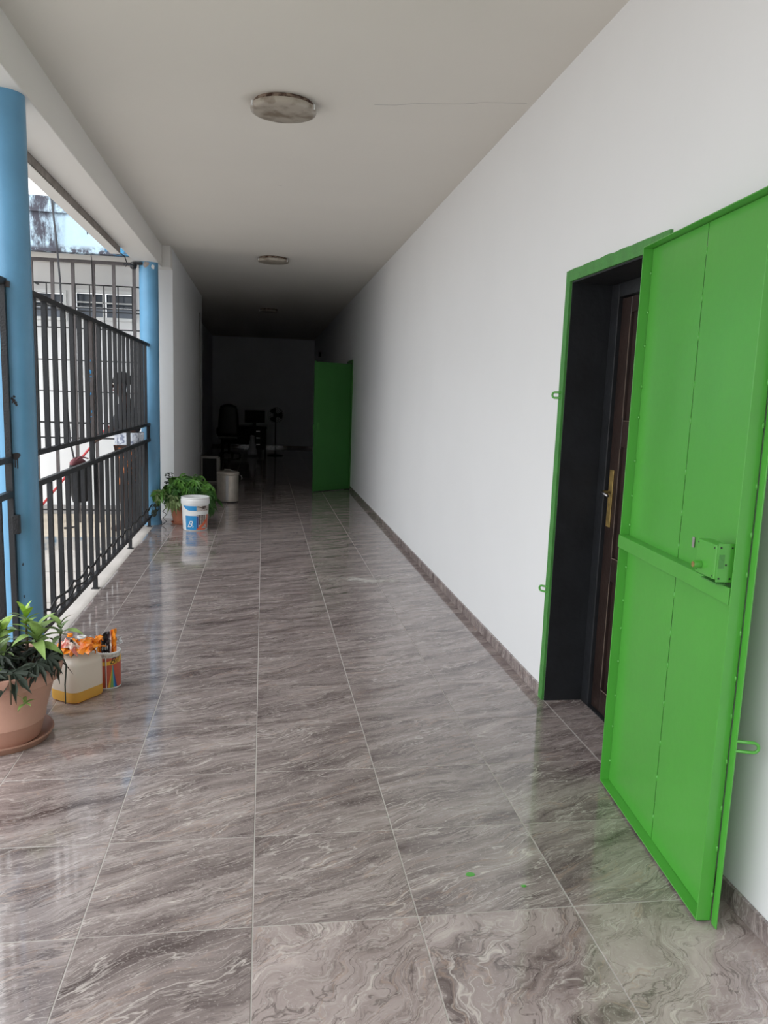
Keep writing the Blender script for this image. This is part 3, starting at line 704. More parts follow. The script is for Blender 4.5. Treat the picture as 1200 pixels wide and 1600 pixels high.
def rope(name, pts, r, label, m='rope', cat='cable'):
    o = MB().tube(pts, r, 8).build(name, m, smooth=True); tag(o, label, cat); return o
rope('rope', [(-2.29, 9.55, 3.62), (-2.245, 9.54, 3.1), (-2.215, 9.5, 2.75), (-2.18, 9.45, 2.05), (-2.17, 9.45, 1.4), (-2.14, 9.45, 0.95), (-2.09, 9.45, 0.68), (-2.07, 9.45, 0.2), (-2.10, 9.4, 0.012), (-2.2, 9.3, 0.012)], 0.011, 'dark rope hanging from the stained parapet down to the terrace', 'rope', 'rope')
rope('wire', [(-1.94, 9.56, 3.40), (-1.935, 9.6, 3.25), (-1.925, 9.74, 3.02), (-1.922, 9.775, 2.6)], 0.005, 'thin wire from the stained parapet to the tall courtyard fence', 'rubber')
rope('wire', [(-1.515, 8.86, 2.99), (-1.51, 8.96, 2.95), (-1.49, 9.05, 2.975), (-1.47, 9.15, 2.965), (-1.455, 9.2, 2.90), (-1.47, 9.22, 2.87), (-1.49, 9.2, 2.90), (-1.47, 9.3, 2.91), (-1.46, 9.5, 2.935), (-1.455, 9.63, 2.95)], 0.006, 'loose black wire curling under the eave towards the far blue column', 'rubber')

# ------------------------------------------------------------------ pots and plants
def leaf_mesh(name, L_, w, m, droop=0.5, fold=0.25, n=7):
    """lance-shaped leaf growing along +x from the origin"""
    mb = MB(); vs = []
    for i in range(n + 1):
        t = i / n; x = L_ * t * (1 - 0.15 * droop * t); z = L_ * (0.35 * t - droop * t * t)
        hw = w * (math.sin(math.pi * min(1, t * 0.92 + 0.08)) ** 0.8) * (1 - 0.35 * t) if i < n else 0.0008
        vs += [(x, -hw, z + hw * fold), (x, 0, z), (x, hw, z + hw * fold)]
    fs = []
    for i in range(n):
        a = 3 * i; fs += [(a, a + 3, a + 4, a + 1), (a + 1, a + 4, a + 5, a + 2)]
    mb.add(vs, fs); me = mb.mesh(name, m, True); return me
def lobed_mesh(name, R, m, lobes=7, cut=0.55, spread=5.2, cup=0.2, sub=2, droop=0.0):
    """palmately cut leaf; stalk at the origin, tip along +x"""
    vs = [(0, 0, 0)]; ring = []
    tot = lobes * (2 * sub)
    for i in range(tot + 1):
        t = i / tot; a = -spread / 2 + spread * t
        ph = (t * lobes) % 1.0; main = math.sin(math.pi * ph)
        jag = 0.12 * (1 if i % 2 else -1) * main
        rr = R * (1 - cut * (1 - main) + jag) * (0.72 + 0.28 * math.cos(a * 0.6))
        x, y = rr * math.cos(a), rr * math.sin(a)
        ring.append((x, y, cup * rr * (0.5 - main) - droop * x * x / R))
    vs += ring; mb = MB(); mb.add(vs, [(0, i + 1, i + 2) for i in range(tot)])
    return mb.mesh(name, m, False)
def place(name, me, par, loc, yaw, pitch, roll=0, s=1.0):
    o = link(name, me, par, loc, None); o.rotation_euler = (roll, -pitch, yaw); o.scale = (s, s, s); return o

# near pot
P1 = (-1.165, 3.62, 0)
g = empty('potted_plant', P1)
MB().lathe([(0.0, 0.004), (0.19, 0.004), (0.205, 0.008), (0.225, 0.035), (0.231, 0.036), (0.233, 0.030), (0.215, 0.0005), (0.0, 0.0005)][::-1], 64, close=False).build('saucer', 'saucer', g, autosmooth=40)
MB().lathe([(0.165, 0.010), (0.175, 0.012), (0.196, 0.09), (0.200, 0.094), (0.203, 0.115), (0.202, 0.120), (0.243, 0.272), (0.246, 0.278), (0.268, 0.283), (0.282, 0.342), (0.283, 0.350), (0.276, 0.353), (0.266, 0.348), (0.248, 0.29), (0.235, 0.26)], 72, close=False).build('pot', 'terracotta', g, autosmooth=35)
def soilfn(u, v):
    r = 0.262 * u; a = 2 * math.pi * v; return (r * math.cos(a), r * math.sin(a), 0.315 + 0.02 * noise.noise(Vector((r * 20 * math.cos(a), r * 20 * math.sin(a), 0))) * (1 - u ** 4))
MB().grid(soilfn, 8, 36).build('soil', 'soil', g, smooth=True)
rnd = random.Random(11)
lm = [leaf_mesh('leaf', 0.185, 0.038, 'leaf', 0.55), leaf_mesh('leaf', 0.17, 0.034, 'leaf', 0.8), leaf_mesh('leaf', 0.13, 0.032, 'leaf_yellow', 0.3), leaf_mesh('leaf', 0.15, 0.028, 'leaf_grey', 0.5)]
def rosette(c, n, pit0, pit1, sets, s0=0.75, s1=1.1, a0=0):
    for k in range(n):
        a = a0 + k * 2.399; t = k / max(1, n - 1)
        place('leaf', lm[rnd.choice(sets)], g, (c[0], c[1], c[2] - 0.02 + 0.05 * (1 - t)), a, math.radians(pit0 + (pit1 - pit0) * (1 - t) + rnd.uniform(-8, 8)), rnd.uniform(-0.4, 0.4), rnd.uniform(s0, s1))
def stem(p0, p1, r=0.006, m='stem'):
    p0 = Vector(p0); p1 = Vector(p1); mid = (p0 + p1) / 2 + Vector((rnd.uniform(-.01, .01), rnd.uniform(-.01, .01), 0))
    MB().tube([p0, mid, p1], [r * 1.2, r, r * 0.8], 7).build('stem', m, g, smooth=True)
stem((0.15, 0.0, 0.31), (0.175, 0.0, 0.445)); rosette((0.175, 0.0, 0.445), 15, -8, 62, (0, 0, 1), 0.7, 0.95)
stem((0.12, 0.04, 0.31), (0.125, 0.03, 0.53)); rosette((0.125, 0.03, 0.53), 9, 5, 62, (2, 2, 3), 0.55, 0.85, 0.7)
stem((0.24, 0.06, 0.31), (0.265, 0.06, 0.47)); rosette((0.265, 0.06, 0.47), 8, -5, 50, (3, 3, 0), 0.5, 0.75, 0.2)
stem((0.0, 0.02, 0.31), (0.01, 0.02, 0.46)); rosette((0.01, 0.02, 0.46), 13, -8, 60, (0, 3, 2, 1), 0.6, 0.9)
stem((0.03, -0.1, 0.31), (0.04, -0.1, 0.41)); rosette((0.04, -0.1, 0.41), 11, -10, 55, (0, 1, 3), 0.55, 0.8)
stem((-0.12, 0.0, 0.31), (-0.13, 0.0, 0.45)); rosette((-0.13, 0.0, 0.45), 12, -8, 60, (0, 3, 2), 0.6, 0.9)
dm = [lobed_mesh('dark_leaf', 0.085, 'leaf_dark', 7, 0.62, 4.6, 0.35, 3, 0.5), lobed_mesh('dark_leaf', 0.07, 'leaf_dark', 6, 0.6, 4.2, 0.35, 3, 0.7)]
for k in range(15):
    a = math.radians(-150 + 165 * k / 14 + rnd.uniform(-6, 6)); r = rnd.uniform(0.225, 0.27)
    o = place('dark_leaf', dm[k % 2], g, (r * math.cos(a), r * math.sin(a), 0.372 + rnd.uniform(0.0, 0.03)), a + rnd.uniform(-0.5, 0.5), math.radians(rnd.uniform(-50, -18)), rnd.uniform(-0.3, 0.3), rnd.uniform(0.8, 1.2))
for k in range(34):
    a = rnd.uniform(0, 6.28); r = rnd.uniform(0.05, 0.24)
    place('dark_leaf', dm[k % 2], g, (r * math.cos(a), r * math.sin(a), 0.355 + rnd.uniform(0, 0.06)), rnd.uniform(0, 6.28), math.radians(rnd.uniform(-10, 30)), 0, 0.95)
# trailing shoots over the rim
def trail(a, r0, z1, r_, m='leaf_dark'):
    c, s = math.cos(a), math.sin(a)
    MB().tube([(r0 * 0.8 * c, r0 * 0.8 * s, 0.36), (r0 * 1.04 * c, r0 * 1.04 * s, 0.372), (r0 * 1.1 * c, r0 * 1.1 * s, 0.33), (r0 * 1.07 * c, r0 * 1.07 * s, (0.33 + z1) / 2), (r0 * 1.07 * c, r0 * 1.07 * s, z1)], [r_, r_, r_ * 1.2, r_, r_ * 0.8], 7).build('trailing_shoot', m, g, smooth=True)
trail(math.radians(0), 0.272, 0.15, 0.0035); trail(math.radians(-62), 0.27, 0.25, 0.004, 'stem')
c = math.radians(-50)
for k in range(7):
    place('leaf', leaf_mesh('leaf', 0.05, 0.009, 'leaf', 0.3) if k == 0 else tiny, g, (0.275 * math.cos(c), 0.275 * math.sin(c), 0.235), k * 0.9, math.radians(rnd.uniform(-60, 60)), 0, 1.0) if k else None
    if k == 0: tiny = leaf_mesh('leaf', 0.06, 0.010, 'leaf', 0.3)
for k in range(9):
    a = rnd.uniform(0, 6.28)
    o = place('dry_leaf', leaf_mesh('dry_leaf', 0.12, 0.016, 'soil', 1.1), g, (0.13 * math.cos(a) + 0.08, 0.13 * math.sin(a), 0.35), a, math.radians(10), 0, 1)
tag(g, 'large terracotta pot with broad green and dark cut leaves by the near blue column', 'potted plant')

# far pot
P2 = (-0.945, 9.80, 0)
g = empty('potted_plant', P2)
MB().lathe([(0.0, 0.0005), (0.125, 0.0005), (0.145, 0.022), (0.141, 0.024), (0.12, 0.006), (0.0, 0.006)], 40, close=False).build('saucer', 'terracotta2', g, autosmooth=40)
MB().lathe([(0.105, 0.006), (0.112, 0.04), (0.12, 0.044), (0.122, 0.055), (0.15, 0.19), (0.166, 0.195), (0.172, 0.235), (0.162, 0.237), (0.148, 0.20)], 44, close=False).build('pot', 'terracotta2', g, autosmooth=35)
MB().lathe([(0.0, 0.205), (0.15, 0.205)], 32, close=False).build('soil', 'soil', g)
fm = [lobed_mesh('leaf', 0.095, 'leaf_fern', 9, 0.5, 5.4, 0.3, 3, 0.9), lobed_mesh('leaf', 0.085, 'leaf_fern2', 9, 0.5, 5.4, 0.3, 3, 0.9), lobed_mesh('leaf', 0.08, 'leaf_pale', 9, 0.5, 5.4, 0.3, 3, 1.2), lobed_mesh('leaf', 0.065, 'leaf_dark', 6, 0.4, 4.8, 0.2, 2, 0.4)]
rnd = random.Random(5)
for k in range(170):
    u = rnd.random(); a = rnd.uniform(0, 6.283); e = math.acos(1 - 1.15 * u) if u < 0.87 else math.pi / 2
    rx, ry, rz = 0.33, 0.27, 0.30
    q = rnd.uniform(0.72, 1.0)
    x = 0.06 + rx * q * math.sin(e) * math.cos(a); y = ry * q * math.sin(e) * math.sin(a); z = 0.30 + rz * q * math.cos(e) + 0.03 * noise.noise(Vector((x * 9, y * 9, 2)))
    if x > 0.12 and z < 0.36: z -= rnd.uniform(0, 0.12)
    z = max(z, 0.13)
    if math.hypot(x + P2[0] + 1.305, y + P2[1] - 9.74) < 0.21 or (math.hypot(x + P2[0] + 0.768, y + P2[1] - 9.385) < 0.25 and z < 0.45): continue
    mi = 0 if z > 0.40 else (1 if x > 0 else 2)
    if rnd.random() < 0.3: mi = 1
    place('leaf', fm[mi], g, (x, y, z), a + rnd.uniform(-0.6, 0.6), math.radians(rnd.uniform(-55, 5)), rnd.uniform(-0.4, 0.4), rnd.uniform(0.75, 1.15))
for k in range(12):
    a = k * 0.6; MB().tube([(0.03 * math.cos(a), 0.03 * math.sin(a), 0.2), (0.10 * math.cos(a), 0.10 * math.sin(a), 0.33), (0.06 + 0.2 * math.cos(a), 0.17 * math.sin(a), 0.42)], 0.004, 6).build('stem', 'leaf_pale', g, smooth=True)
MB().tube([(-0.05, 0, 0.2), (-0.16, -0.15, 0.36), (-0.25, -0.24, 0.40)], 0.005, 6).build('stem', 'leaf_pale', g, smooth=True)
for k in range(15):
    place('leaf', fm[(0, 2)[k % 2]], g, (-0.255 + rnd.uniform(-0.03, 0.04), -0.26 + rnd.uniform(-0.04, 0.03), 0.395 + rnd.uniform(-0.02, 0.03)), rnd.uniform(0, 6.28), math.radians(rnd.uniform(-75, -25)), 0, rnd.uniform(0.75, 1.0))
MB().tube([(-0.03, 0.05, 0.2), (-0.10, 0.15, 0.45), (-0.15, 0.17, 0.58)], 0.004, 6).build('stem', 'stem', g, smooth=True)
for k in range(14):
    t = k / 13
    place('dark_leaf', fm[3], g, (-0.13 - 0.03 * t + rnd.uniform(-0.05, 0.05), 0.17 + rnd.uniform(-0.03, 0.03), 0.40 + 0.19 * t), rnd.uniform(0, 6.28), math.radians(rnd.uniform(-40, 40)), 0, rnd.uniform(0.6, 1.0))
tag(g, 'bushy green plant in a small terracotta pot behind the white paint bucket', 'potted plant')
o = MB().tube([(-1.16, 9.72, 0.26), (-1.13, 9.68, 0.20), (-1.17, 9.66, 0.165), (-1.12, 9.64, 0.13), (-1.16, 9.62, 0.09), (-1.12, 9.62, 0.05), (-1.17, 9.64, 0.01)], 0.005, 7).build('cable', 'rubber', smooth=True)
tag(o, 'thin black coiled wire between the far blue column and the small pot', 'cable')

# small weeds by the blue curb
g = empty('weed', (-2.42, 8.74, -0.15))
wme = leaf_mesh('leaf', 0.10, 0.016, 'leaf_pale', 0.6)
MB().tube([(0, 0, 0), (0.01, 0, 0.12), (0.0, 0, 0.26)], 0.004, 6).build('stem', 'leaf_fern2', g)
for k in range(13): place('leaf', wme, g, (0, 0, 0.06 + 0.017 * k), k * 2.4, math.radians(rnd.uniform(10, 50)), 0, rnd.uniform(0.7, 1.1))
tag(g, 'small leafy weed in the courtyard against the low blue kerb', 'plant')

# ------------------------------------------------------------------ containers
def wrap_patch(mb, rfun, th0, th1, z0, z1, off=0.0008, n=10, m=4):
    mb.grid(lambda u, v: ((rfun(z0 + (z1 - z0) * v) + off) * math.cos(th0 + (th1 - th0) * u), (rfun(z0 + (z1 - z0) * v) + off) * math.sin(th0 + (th1 - th0) * u), z0 + (z1 - z0) * v), n, m)
def wrap_band(mb, rfun, f0, f1, th0, th1, off=0.0012, n=16):
    def fn(u, v):
        t = th0 + (th1 - th0) * u; z = f0(u) + (f1(u) - f0(u)) * v; r = rfun(z) + off; return (r * math.cos(t), r * math.sin(t), z)
    mb.grid(fn, n, 2)
def wrap_text(txt, rfun, thc, zc, size, par, name, mt, shear=0.3, off=0.0018):
    cu = bpy.data.curves.new('lettering', 'FONT'); cu.body = txt; cu.size = size; cu.shear = shear; cu.align_x = 'CENTER'; cu.align_y = 'CENTER'; cu.resolution_u = 3
    to = bpy.data.objects.new('lettering', cu); COL.objects.link(to)
    dg = bpy.context.evaluated_depsgraph_get(); me = bpy.data.meshes.new_from_object(to.evaluated_get(dg)); bpy.data.objects.remove(to); bpy.data.curves.remove(cu)
    for v in me.vertices:
        x, y = v.co.x, v.co.y; z = zc + y; r = rfun(z) + off; t = thc + x / r; v.co = (r * math.cos(t), r * math.sin(t), z)
    me.materials.clear(); me.materials.append(M[mt]); o = link(name, me, par); return o

# paint bucket
g = empty('paint_bucket', (-0.768, 9.385, 0))
rb = lambda z: 0.138 + 0.015 * z / 0.30
MB().lathe([(0.132, 0.0005), (0.138, 0.004), (rb(0.30), 0.30), (0.160, 0.302), (0.163, 0.31), (0.163, 0.352), (0.158, 0.358), (0.160, 0.378), (0.156, 0.383), (0.151, 0.378), (0.149, 0.30), (0.134, 0.02), (0.0, 0.02)], 64, close=False).build('body', 'white_plastic', g, autosmooth=35)
tc_ = math.atan2(-9.4, 0.775) + 0.02
D = math.radians
mb = MB(); wrap_patch(mb, rb, tc_ - D(62), tc_ + D(4), 0.012, 0.175); wrap_patch(mb, rb, tc_ - D(60), tc_ + D(4), 0.235, 0.288); mb.build('blue_print', 'print_blue', g, smooth=True)
mb = MB(); wrap_patch(mb, rb, tc_ - D(85), tc_ - D(48), 0.012, 0.19, 0.0012)
wrap_band(mb, rb, lambda u: 0.235 - 0.002, lambda u: 0.235 + 0.05 * (1 - u) ** 1.5, tc_ - D(62), tc_ - D(28), 0.0013); mb.build('white_print', 'white_plastic', g, smooth=True)
mb = MB(); wrap_patch(mb, rb, tc_ + D(4), tc_ + D(75), 0.012, 0.185); wrap_patch(mb, rb, tc_ + D(4), tc_ + D(75), 0.228, 0.288); mb.build('photo_print', 'print_grey', g, smooth=True)
mb = MB()
for a in (16, 27, 38): wrap_patch(mb, rb, tc_ + D(a), tc_ + D(a + 6), 0.07, 0.185, 0.0014, 3)
wrap_band(mb, rb, lambda u: 0.278 - 0.045 * u, lambda u: 0.288 - 0.045 * u, tc_ + D(8), tc_ + D(60), 0.0014)
wrap_patch(mb, rb, tc_ + D(30), tc_ + D(50), 0.262, 0.286, 0.0014, 3); mb.build('dark_print', 'print_dark', g, smooth=True)
mb = MB()
wrap_band(mb, rb, lambda u: 0.012 + 0.10 * u ** 1.5, lambda u: 0.035 + 0.13 * u ** 1.2, tc_ + D(6), tc_ + D(62), 0.002)
wrap_patch(mb, rb, tc_ + D(56), tc_ + D(66), 0.03, 0.185, 0.002, 3); wrap_patch(mb, rb, tc_ + D(4), tc_ + D(50), 0.012, 0.03, 0.002, 6); mb.build('orange_print', 'print_orange', g, smooth=True)
mb = MB(); wrap_patch(mb, rb, tc_ + D(5), tc_ + D(12), 0.03, 0.17, 0.002, 3); mb.build('navy_print', 'print_navy', g, smooth=True)
wrap_text('B.', rb, tc_ - D(25), 0.075, 0.105, g, 'lettering', 'white_plastic', 0.45)
tag(g, 'white paint bucket with a blue and orange printed label beside the bushy plant', 'bucket')

# paint tin
g = empty('paint_tin', (-0.808, 4.262, 0))
rt = lambda z: 0.066
MB().lathe([(0.0, 0.0005), (0.067, 0.0005), (0.068, 0.004), (0.066, 0.007), (0.066, 0.188), (0.068, 0.191), (0.068, 0.197), (0.062, 0.198), (0.060, 0.190), (0.060, 0.03), (0.0, 0.03)], 48, close=False).build('body', 'white_plastic', g, autosmooth=35)
tc_ = math.atan2(-4.262, 0.808)
mb = MB(); wrap_patch(mb, rt, tc_ - D(100), tc_ + D(100), 0.006, 0.168, 0.0006, 32); mb.build('red_print', 'print_red', g, smooth=True)
mb = MB(); wrap_band(mb, rt, lambda u: 0.128 + 0.014 * max(0, (u - 0.45)) * 2, lambda u: 0.148 + 0.028 * max(0, (u - 0.45)) * 2, tc_ - D(90), tc_ + D(90), 0.0010, 28); mb.build('yellow_print', 'print_yellow', g, smooth=True)
mb = MB(); wrap_band(mb, rt, lambda u: 0.168, lambda u: 0.1905 - 0.0 * u, tc_ - D(100), tc_ + D(100), 0.0007, 28); mb.build('grey_print', 'print_grey', g, smooth=True)
mb = MB(); wrap_patch(mb, rt, tc_ - D(10), tc_ - D(6), 0.006, 0.17, 0.0016, 2); mb.build('white_print', 'white_plastic', g)
mb = MB(); wrap_patch(mb, rt, tc_ - D(13), tc_ - D(11), 0.006, 0.17, 0.0013, 2); mb.build('dark_print', 'black_print', g)
for nm, mt, a0, a1 in (('green_print', 'print_green', -16, -4), ('yellow_print', 'print_yellow', -24, -17), ('navy_print', 'print_navy', 1, 9), ('blue_print', 'print_blue', -5, 1)):
    mb = MB()
    def fn(u, v, a0=a0, a1=a1):
        z = 0.008 + 0.12 * v; w = (1 - v) ** 1.4; t = tc_ + D(22) + D((a0 + (a1 - a0) * u) * (0.18 + 1.2 * w) + 8 * w); return (0.0675 * math.cos(t), 0.0675 * math.sin(t), z)
    mb.grid(fn, 3, 8); mb.build(nm, mt, g, smooth=True)
wrap_text('Bil', rt, tc_ + D(28), 0.152, 0.052, g, 'lettering', 'black_print', 0.45)
tag(g, 'small red and yellow printed paint tin beside the jerrycan', 'paint tin')

# crumpled sachet standing in the tin
def crumple(fn, seed, amp):
    def f(u, v):
        p = Vector(fn(u, v)); q = Vector((u * 7, v * 7, seed)); return p + Vector((noise.noise(q), noise.noise(q + Vector((5, 0, 0))), noise.noise(q + Vector((0, 9, 0))))) * amp
    return f
g = empty('sachet', (-0.808, 4.262, 0.1))
g.rotation_euler = (0, 0, math.radians(6))
def sach(x0, x1, name, m, lift=0.0):
    mb = MB(); mb.grid(crumple(lambda u, v: (x0 + (x1 - x0) * u, 0.008 * math.sin(6 * u + x0 * 40) + lift, 0.02 + (0.165 + 0.018 * math.sin((x0 + (x1 - x0) * u) * 30)) * v + 0.01), 3.1, 0.009), 6, 14)
    return mb.build(name, m, g, solid=0.001)
sach(-0.048, -0.030, 'orange_side', 'orange_foil'); sach(-0.030, 0.012, 'black_face', 'black_print'); sach(0.012, 0.019, 'pink_seam', 'pink_foil'); sach(0.019, 0.046, 'orange_side', 'orange_foil')
mb = MB(); mb.grid(crumple(lambda u, v: (0.044 + 0.03 * u, 0.004, 0.125 + 0.035 * v), 7.7, 0.012), 5, 6); mb.build('clear_corner', 'plastic_bag', g)
mb = MB()
for k in range(4):
    mb.box(-0.024 + 0.008 * k, -0.022 + 0.008 * k, -0.0185, -0.018, 0.10 + 0.004 * (k % 2), 0.125 + 0.006 * (k % 3))
for k in range(3): mb.box(-0.022 + 0.01 * k, -0.015 + 0.01 * k, -0.0185, -0.018, 0.085, 0.0875)
stuff(mb.build('white_lettering', 'white_plastic', g))
tag(g, 'crumpled orange and black sachet sticking out of the paint tin', 'sachet')

# jerrycan
JX, JY = -0.93, 4.105
g = empty('jerrycan', (JX, JY, 0), math.radians(-35))
def rrect(a, b, r, n=5):
    out = []
    for cx_, cy_, a0 in ((a - r, b - r, 0), (-a + r, b - r, 90), (-a + r, -b + r, 180), (a - r, -b + r, 270)):
        for k in range(n + 1): t = math.radians(a0 + 90 * k / n); out.append((cx_ + r * math.cos(t), cy_ + r * math.sin(t)))
    return out
def loft(mb, secs, cap0=True, cap1=True):
    n = len(secs[0][0]); vs = []
    for ring, z in secs: vs += [(x, y, z) for x, y in ring]
    fs = []
    for i in range(len(secs) - 1):
        for k in range(n): k2 = (k + 1) % n; fs.append((i * n + k, i * n + k2, (i + 1) * n + k2, (i + 1) * n + k))
    if cap0: fs.append(tuple(reversed(range(n))))
    if cap1: fs.append(tuple((len(secs) - 1) * n + k for k in range(n)))
    mb.add(vs, fs)
A0, B0 = 0.092, 0.105
mb = MB(); loft(mb, [(rrect(A0, B0, 0.042), 0.0615), (rrect(A0, B0, 0.042), 0.185), (rrect(A0 - 0.003, B0 - 0.003, 0.042), 0.20),
                     (rrect(A0 - 0.02, B0 - 0.012, 0.042), 0.222), (rrect(A0 - 0.045, B0 - 0.03, 0.03), 0.236)])
mb.build('body', 'jug', g, autosmooth=40)
mb = MB(); loft(mb, [(rrect(A0 - 0.016, B0 - 0.016, 0.03), 0.001), (rrect(A0 - 0.004, B0 - 0.004, 0.038), 0.007), (rrect(A0, B0, 0.042), 0.018), (rrect(A0, B0, 0.042), 0.061)])
mb.build('liquid', 'liquid', g, autosmooth=40)
MB().tube([(0, 0.055, 0.232), (0, 0.04, 0.262), (0, 0.0, 0.272), (0, -0.045, 0.262), (0, -0.06, 0.232)], 0.011, 10).build('handle', 'jug', g, smooth=True)
MB().lathe([(0.020, 0.0), (0.020, 0.02), (0.022, 0.021), (0.022, 0.026), (0.016, 0.026), (0.016, 0.0)], 24, (0.035, 0.062, 0.232), close=False).build('neck', 'white_plastic', g, autosmooth=40)
tag(g, 'translucent jerrycan with yellow liquid in its bottom, beside the large pot', 'jerrycan')
# crumpled wrapper lying over the jerrycan top
g = empty('wrapper', (JX, JY, 0.27), math.radians(-20))
def wr_fn(a, b, seed, z0):
    return crumple(lambda u, v: (a[0] + (a[1] - a[0]) * u, b[0] + (b[1] - b[0]) * v, z0 + 0.024 * math.sin(5 * u + seed) * math.cos(4 * v + seed) - 0.30 * ((u - .5) ** 2 + (v - .5) ** 2) * 0.3), seed, 0.022)
for (a, b, s, z0, nm, m) in (((-0.10, 0.03), (-0.10, 0.06), 1.3, 0.016, 'orange_fold', 'orange_foil'), ((-0.02, 0.11), (-0.07, 0.08), 4.4, 0.022, 'orange_fold', 'orange_foil'), ((-0.07, 0.05), (-0.085, -0.02), 8.2, 0.030, 'pink_fold', 'pink_foil'), ((0.02, 0.10), (0.0, 0.09), 6.1, 0.034, 'orange_fold', 'orange_foil'), ((0.0, 0.03), (-0.07, -0.04), 2.2, 0.032, 'dark_fold', 'black_print')):
    mb = MB(); mb.grid(wr_fn(a, b, s, z0), 12, 12); mb.build(nm, m, g, solid=0.0012)
MB().lathe([(0.014, 0), (0.015, 0.004), (0.015, 0.012), (0.010, 0.016), (0.0, 0.017)], 16, (-0.055, 0.03, 0.035)).build('orange_cap', 'orange_foil', g, autosmooth=40)
o = MB().lathe([(0.021, 0), (0.023, 0.004), (0.021, 0.009), (0.015, 0.009), (0.013, 0.004), (0.015, 0.0)], 24, (0.045, -0.02, 0.052), close=False).build('white_ring', 'white_plastic', g, autosmooth=60)
tag(g, 'crumpled orange and pink wrapper lying on top of the jerrycan', 'wrapper')

# steel bin
g = empty('dustbin', (-0.50, 11.86, 0))
MB().lathe([(0.145, 0.0005), (0.148, 0.004), (0.148, 0.018), (0.152, 0.02)], 48).build('base_ring', 'rubber', g, autosmooth=40)
MB().lathe([(0.152, 0.02), (0.152, 0.405), (0.150, 0.408)], 56, close=False).build('drum', 'brushed', g, autosmooth=40)
MB().lathe([(0.158, 0.40), (0.161, 0.408), (0.161, 0.43), (0.150, 0.445), (0.10, 0.452), (0.0, 0.456)], 56, close=False).build('lid', 'brushed', g, autosmooth=40)
MB().tube([(-0.05, -0.03, 0.455), (-0.045, -0.03, 0.478), (0.03, -0.03, 0.474), (0.09, -0.02, 0.448)], 0.007, 8).build('lid_handle', 'grey_frame', g, smooth=True)
MB().box(-0.028, 0.012, -0.158, -0.150, 0.04, 0.40).build('front_seam', 'steel', g, bevel=0.003)
MB().tube([(0.15, 0, 0.40), (0.185, -0.02, 0.395), (0.20, -0.03, 0.36), (0.19, -0.03, 0.33)], 0.005, 8).build('bail_handle', 'steel', g, smooth=True)
tag(g, 'round dull steel dustbin with a lid at the mouth of the dark hall', 'dustbin')

# pale framed box against the left wall
g = empty('speaker_box', (-0.93, 14.4, 0))
MB().box(-0.14, 0.14, 0.02, 0.30, 0.0, 0.46).build('cabinet', 'dark_object', g)
fr = MB().box(-0.15, 0.15, 0.0, 0.03, 0.43, 0.47).box(-0.15, 0.15, 0, 0.03, 0.0, 0.03).box(-0.15, -0.12, 0, 0.03, 0.03, 0.43).box(0.12, 0.15, 0, 0.03, 0.03, 0.43)
fr.build('front_frame', 'grey_frame', g, bevel=0.003)
MB().box(0.15, 0.17, 0.05, 0.28, 0.0, 0.44).build('side_board', 'grey_frame', g)
tag(g, 'small dark box with a pale frame standing by the left wall behind the dustbin', 'box')
# cable running down the wall corner
o = MB().tube([(-1.078, 14.2, 2.9), (-1.078, 14.25, 2.3), (-1.072, 14.15, 1.9), (-1.078, 14.3, 1.5), (-1.076, 14.22, 1.0), (-1.078, 14.25, 0.55)], 0.008, 8).build('cable', 'grey_frame', smooth=True)
tag(o, 'pale cable running down the left wall above the framed box', 'cable')

# ------------------------------------------------------------------ things in the dark hall
Y9 = 21.6
g = empty('desk', (-0.50, Y9, 0))
MB().box(-0.60, 0.60, -0.35, 0.35, 0.70, 0.74).build('desk_top', 'dark_object', g, bevel=0.004)
for x in (-0.56, 0.56): MB().box(x - 0.02, x + 0.02, -0.33, 0.33, 0.0, 0.70).build('side_panel', 'dark_object', g)
MB().box(-0.54, 0.54, 0.28, 0.30, 0.25, 0.70).build('back_panel', 'dark_object', g)
dr = MB().box(0.20, 0.54, -0.33, 0.28, 0.15, 0.70).build('drawer_unit', 'dark_object', g)
for z in (0.28, 0.45, 0.62): MB().box(0.32, 0.42, -0.345, -0.33, z, z + 0.015).build('drawer_handle', 'steel', dr)
tag(g, 'dark desk standing at the end of the unlit hall', 'desk')
g = empty('office_chair', (-0.86, Y9 - 0.75, 0))
MB().box(-0.25, 0.25, -0.25, 0.25, 0.44, 0.54).build('seat', 'dark_leather', g, bevel=0.03)
bk = MB(); bk.grid(lambda u, v: (-0.25 + 0.5 * u + (0.06 * (v ** 3)) * (0.5 - u) * 2, -0.20 - 0.08 * v - 0.03 * math.cos(math.pi * (u - .5)), 0.52 + 0.80 * v - 0.06 * (2 * u - 1) ** 2 * v), 8, 8); bk.build('backrest', 'dark_leather', g, smooth=True, solid=0.09)
MB().tube([(0, 0, 0.06), (0, 0, 0.44)], 0.03, 10).build('pillar', 'rubber', g)
for k in range(5):
    a = k * 2 * math.pi / 5; MB().tube([(0, 0, 0.11), (0.28 * math.cos(a), 0.28 * math.sin(a), 0.06)], 0.018, 8).lathe([(0.0, 0.0), (0.025, 0.01), (0.025, 0.05), (0, 0.06)], 10, (0.28 * math.cos(a), 0.28 * math.sin(a), 0)).build('leg', 'rubber', g)
for x in (-0.28, 0.28): MB().tube([(x, 0.15, 0.50), (x, 0.12, 0.70), (x, -0.18, 0.70), (x, -0.2, 0.56)], 0.02, 8).build('armrest', 'rubber', g, smooth=True)
tag(g, 'black high-backed office chair in front of the desk in the dark hall', 'chair')
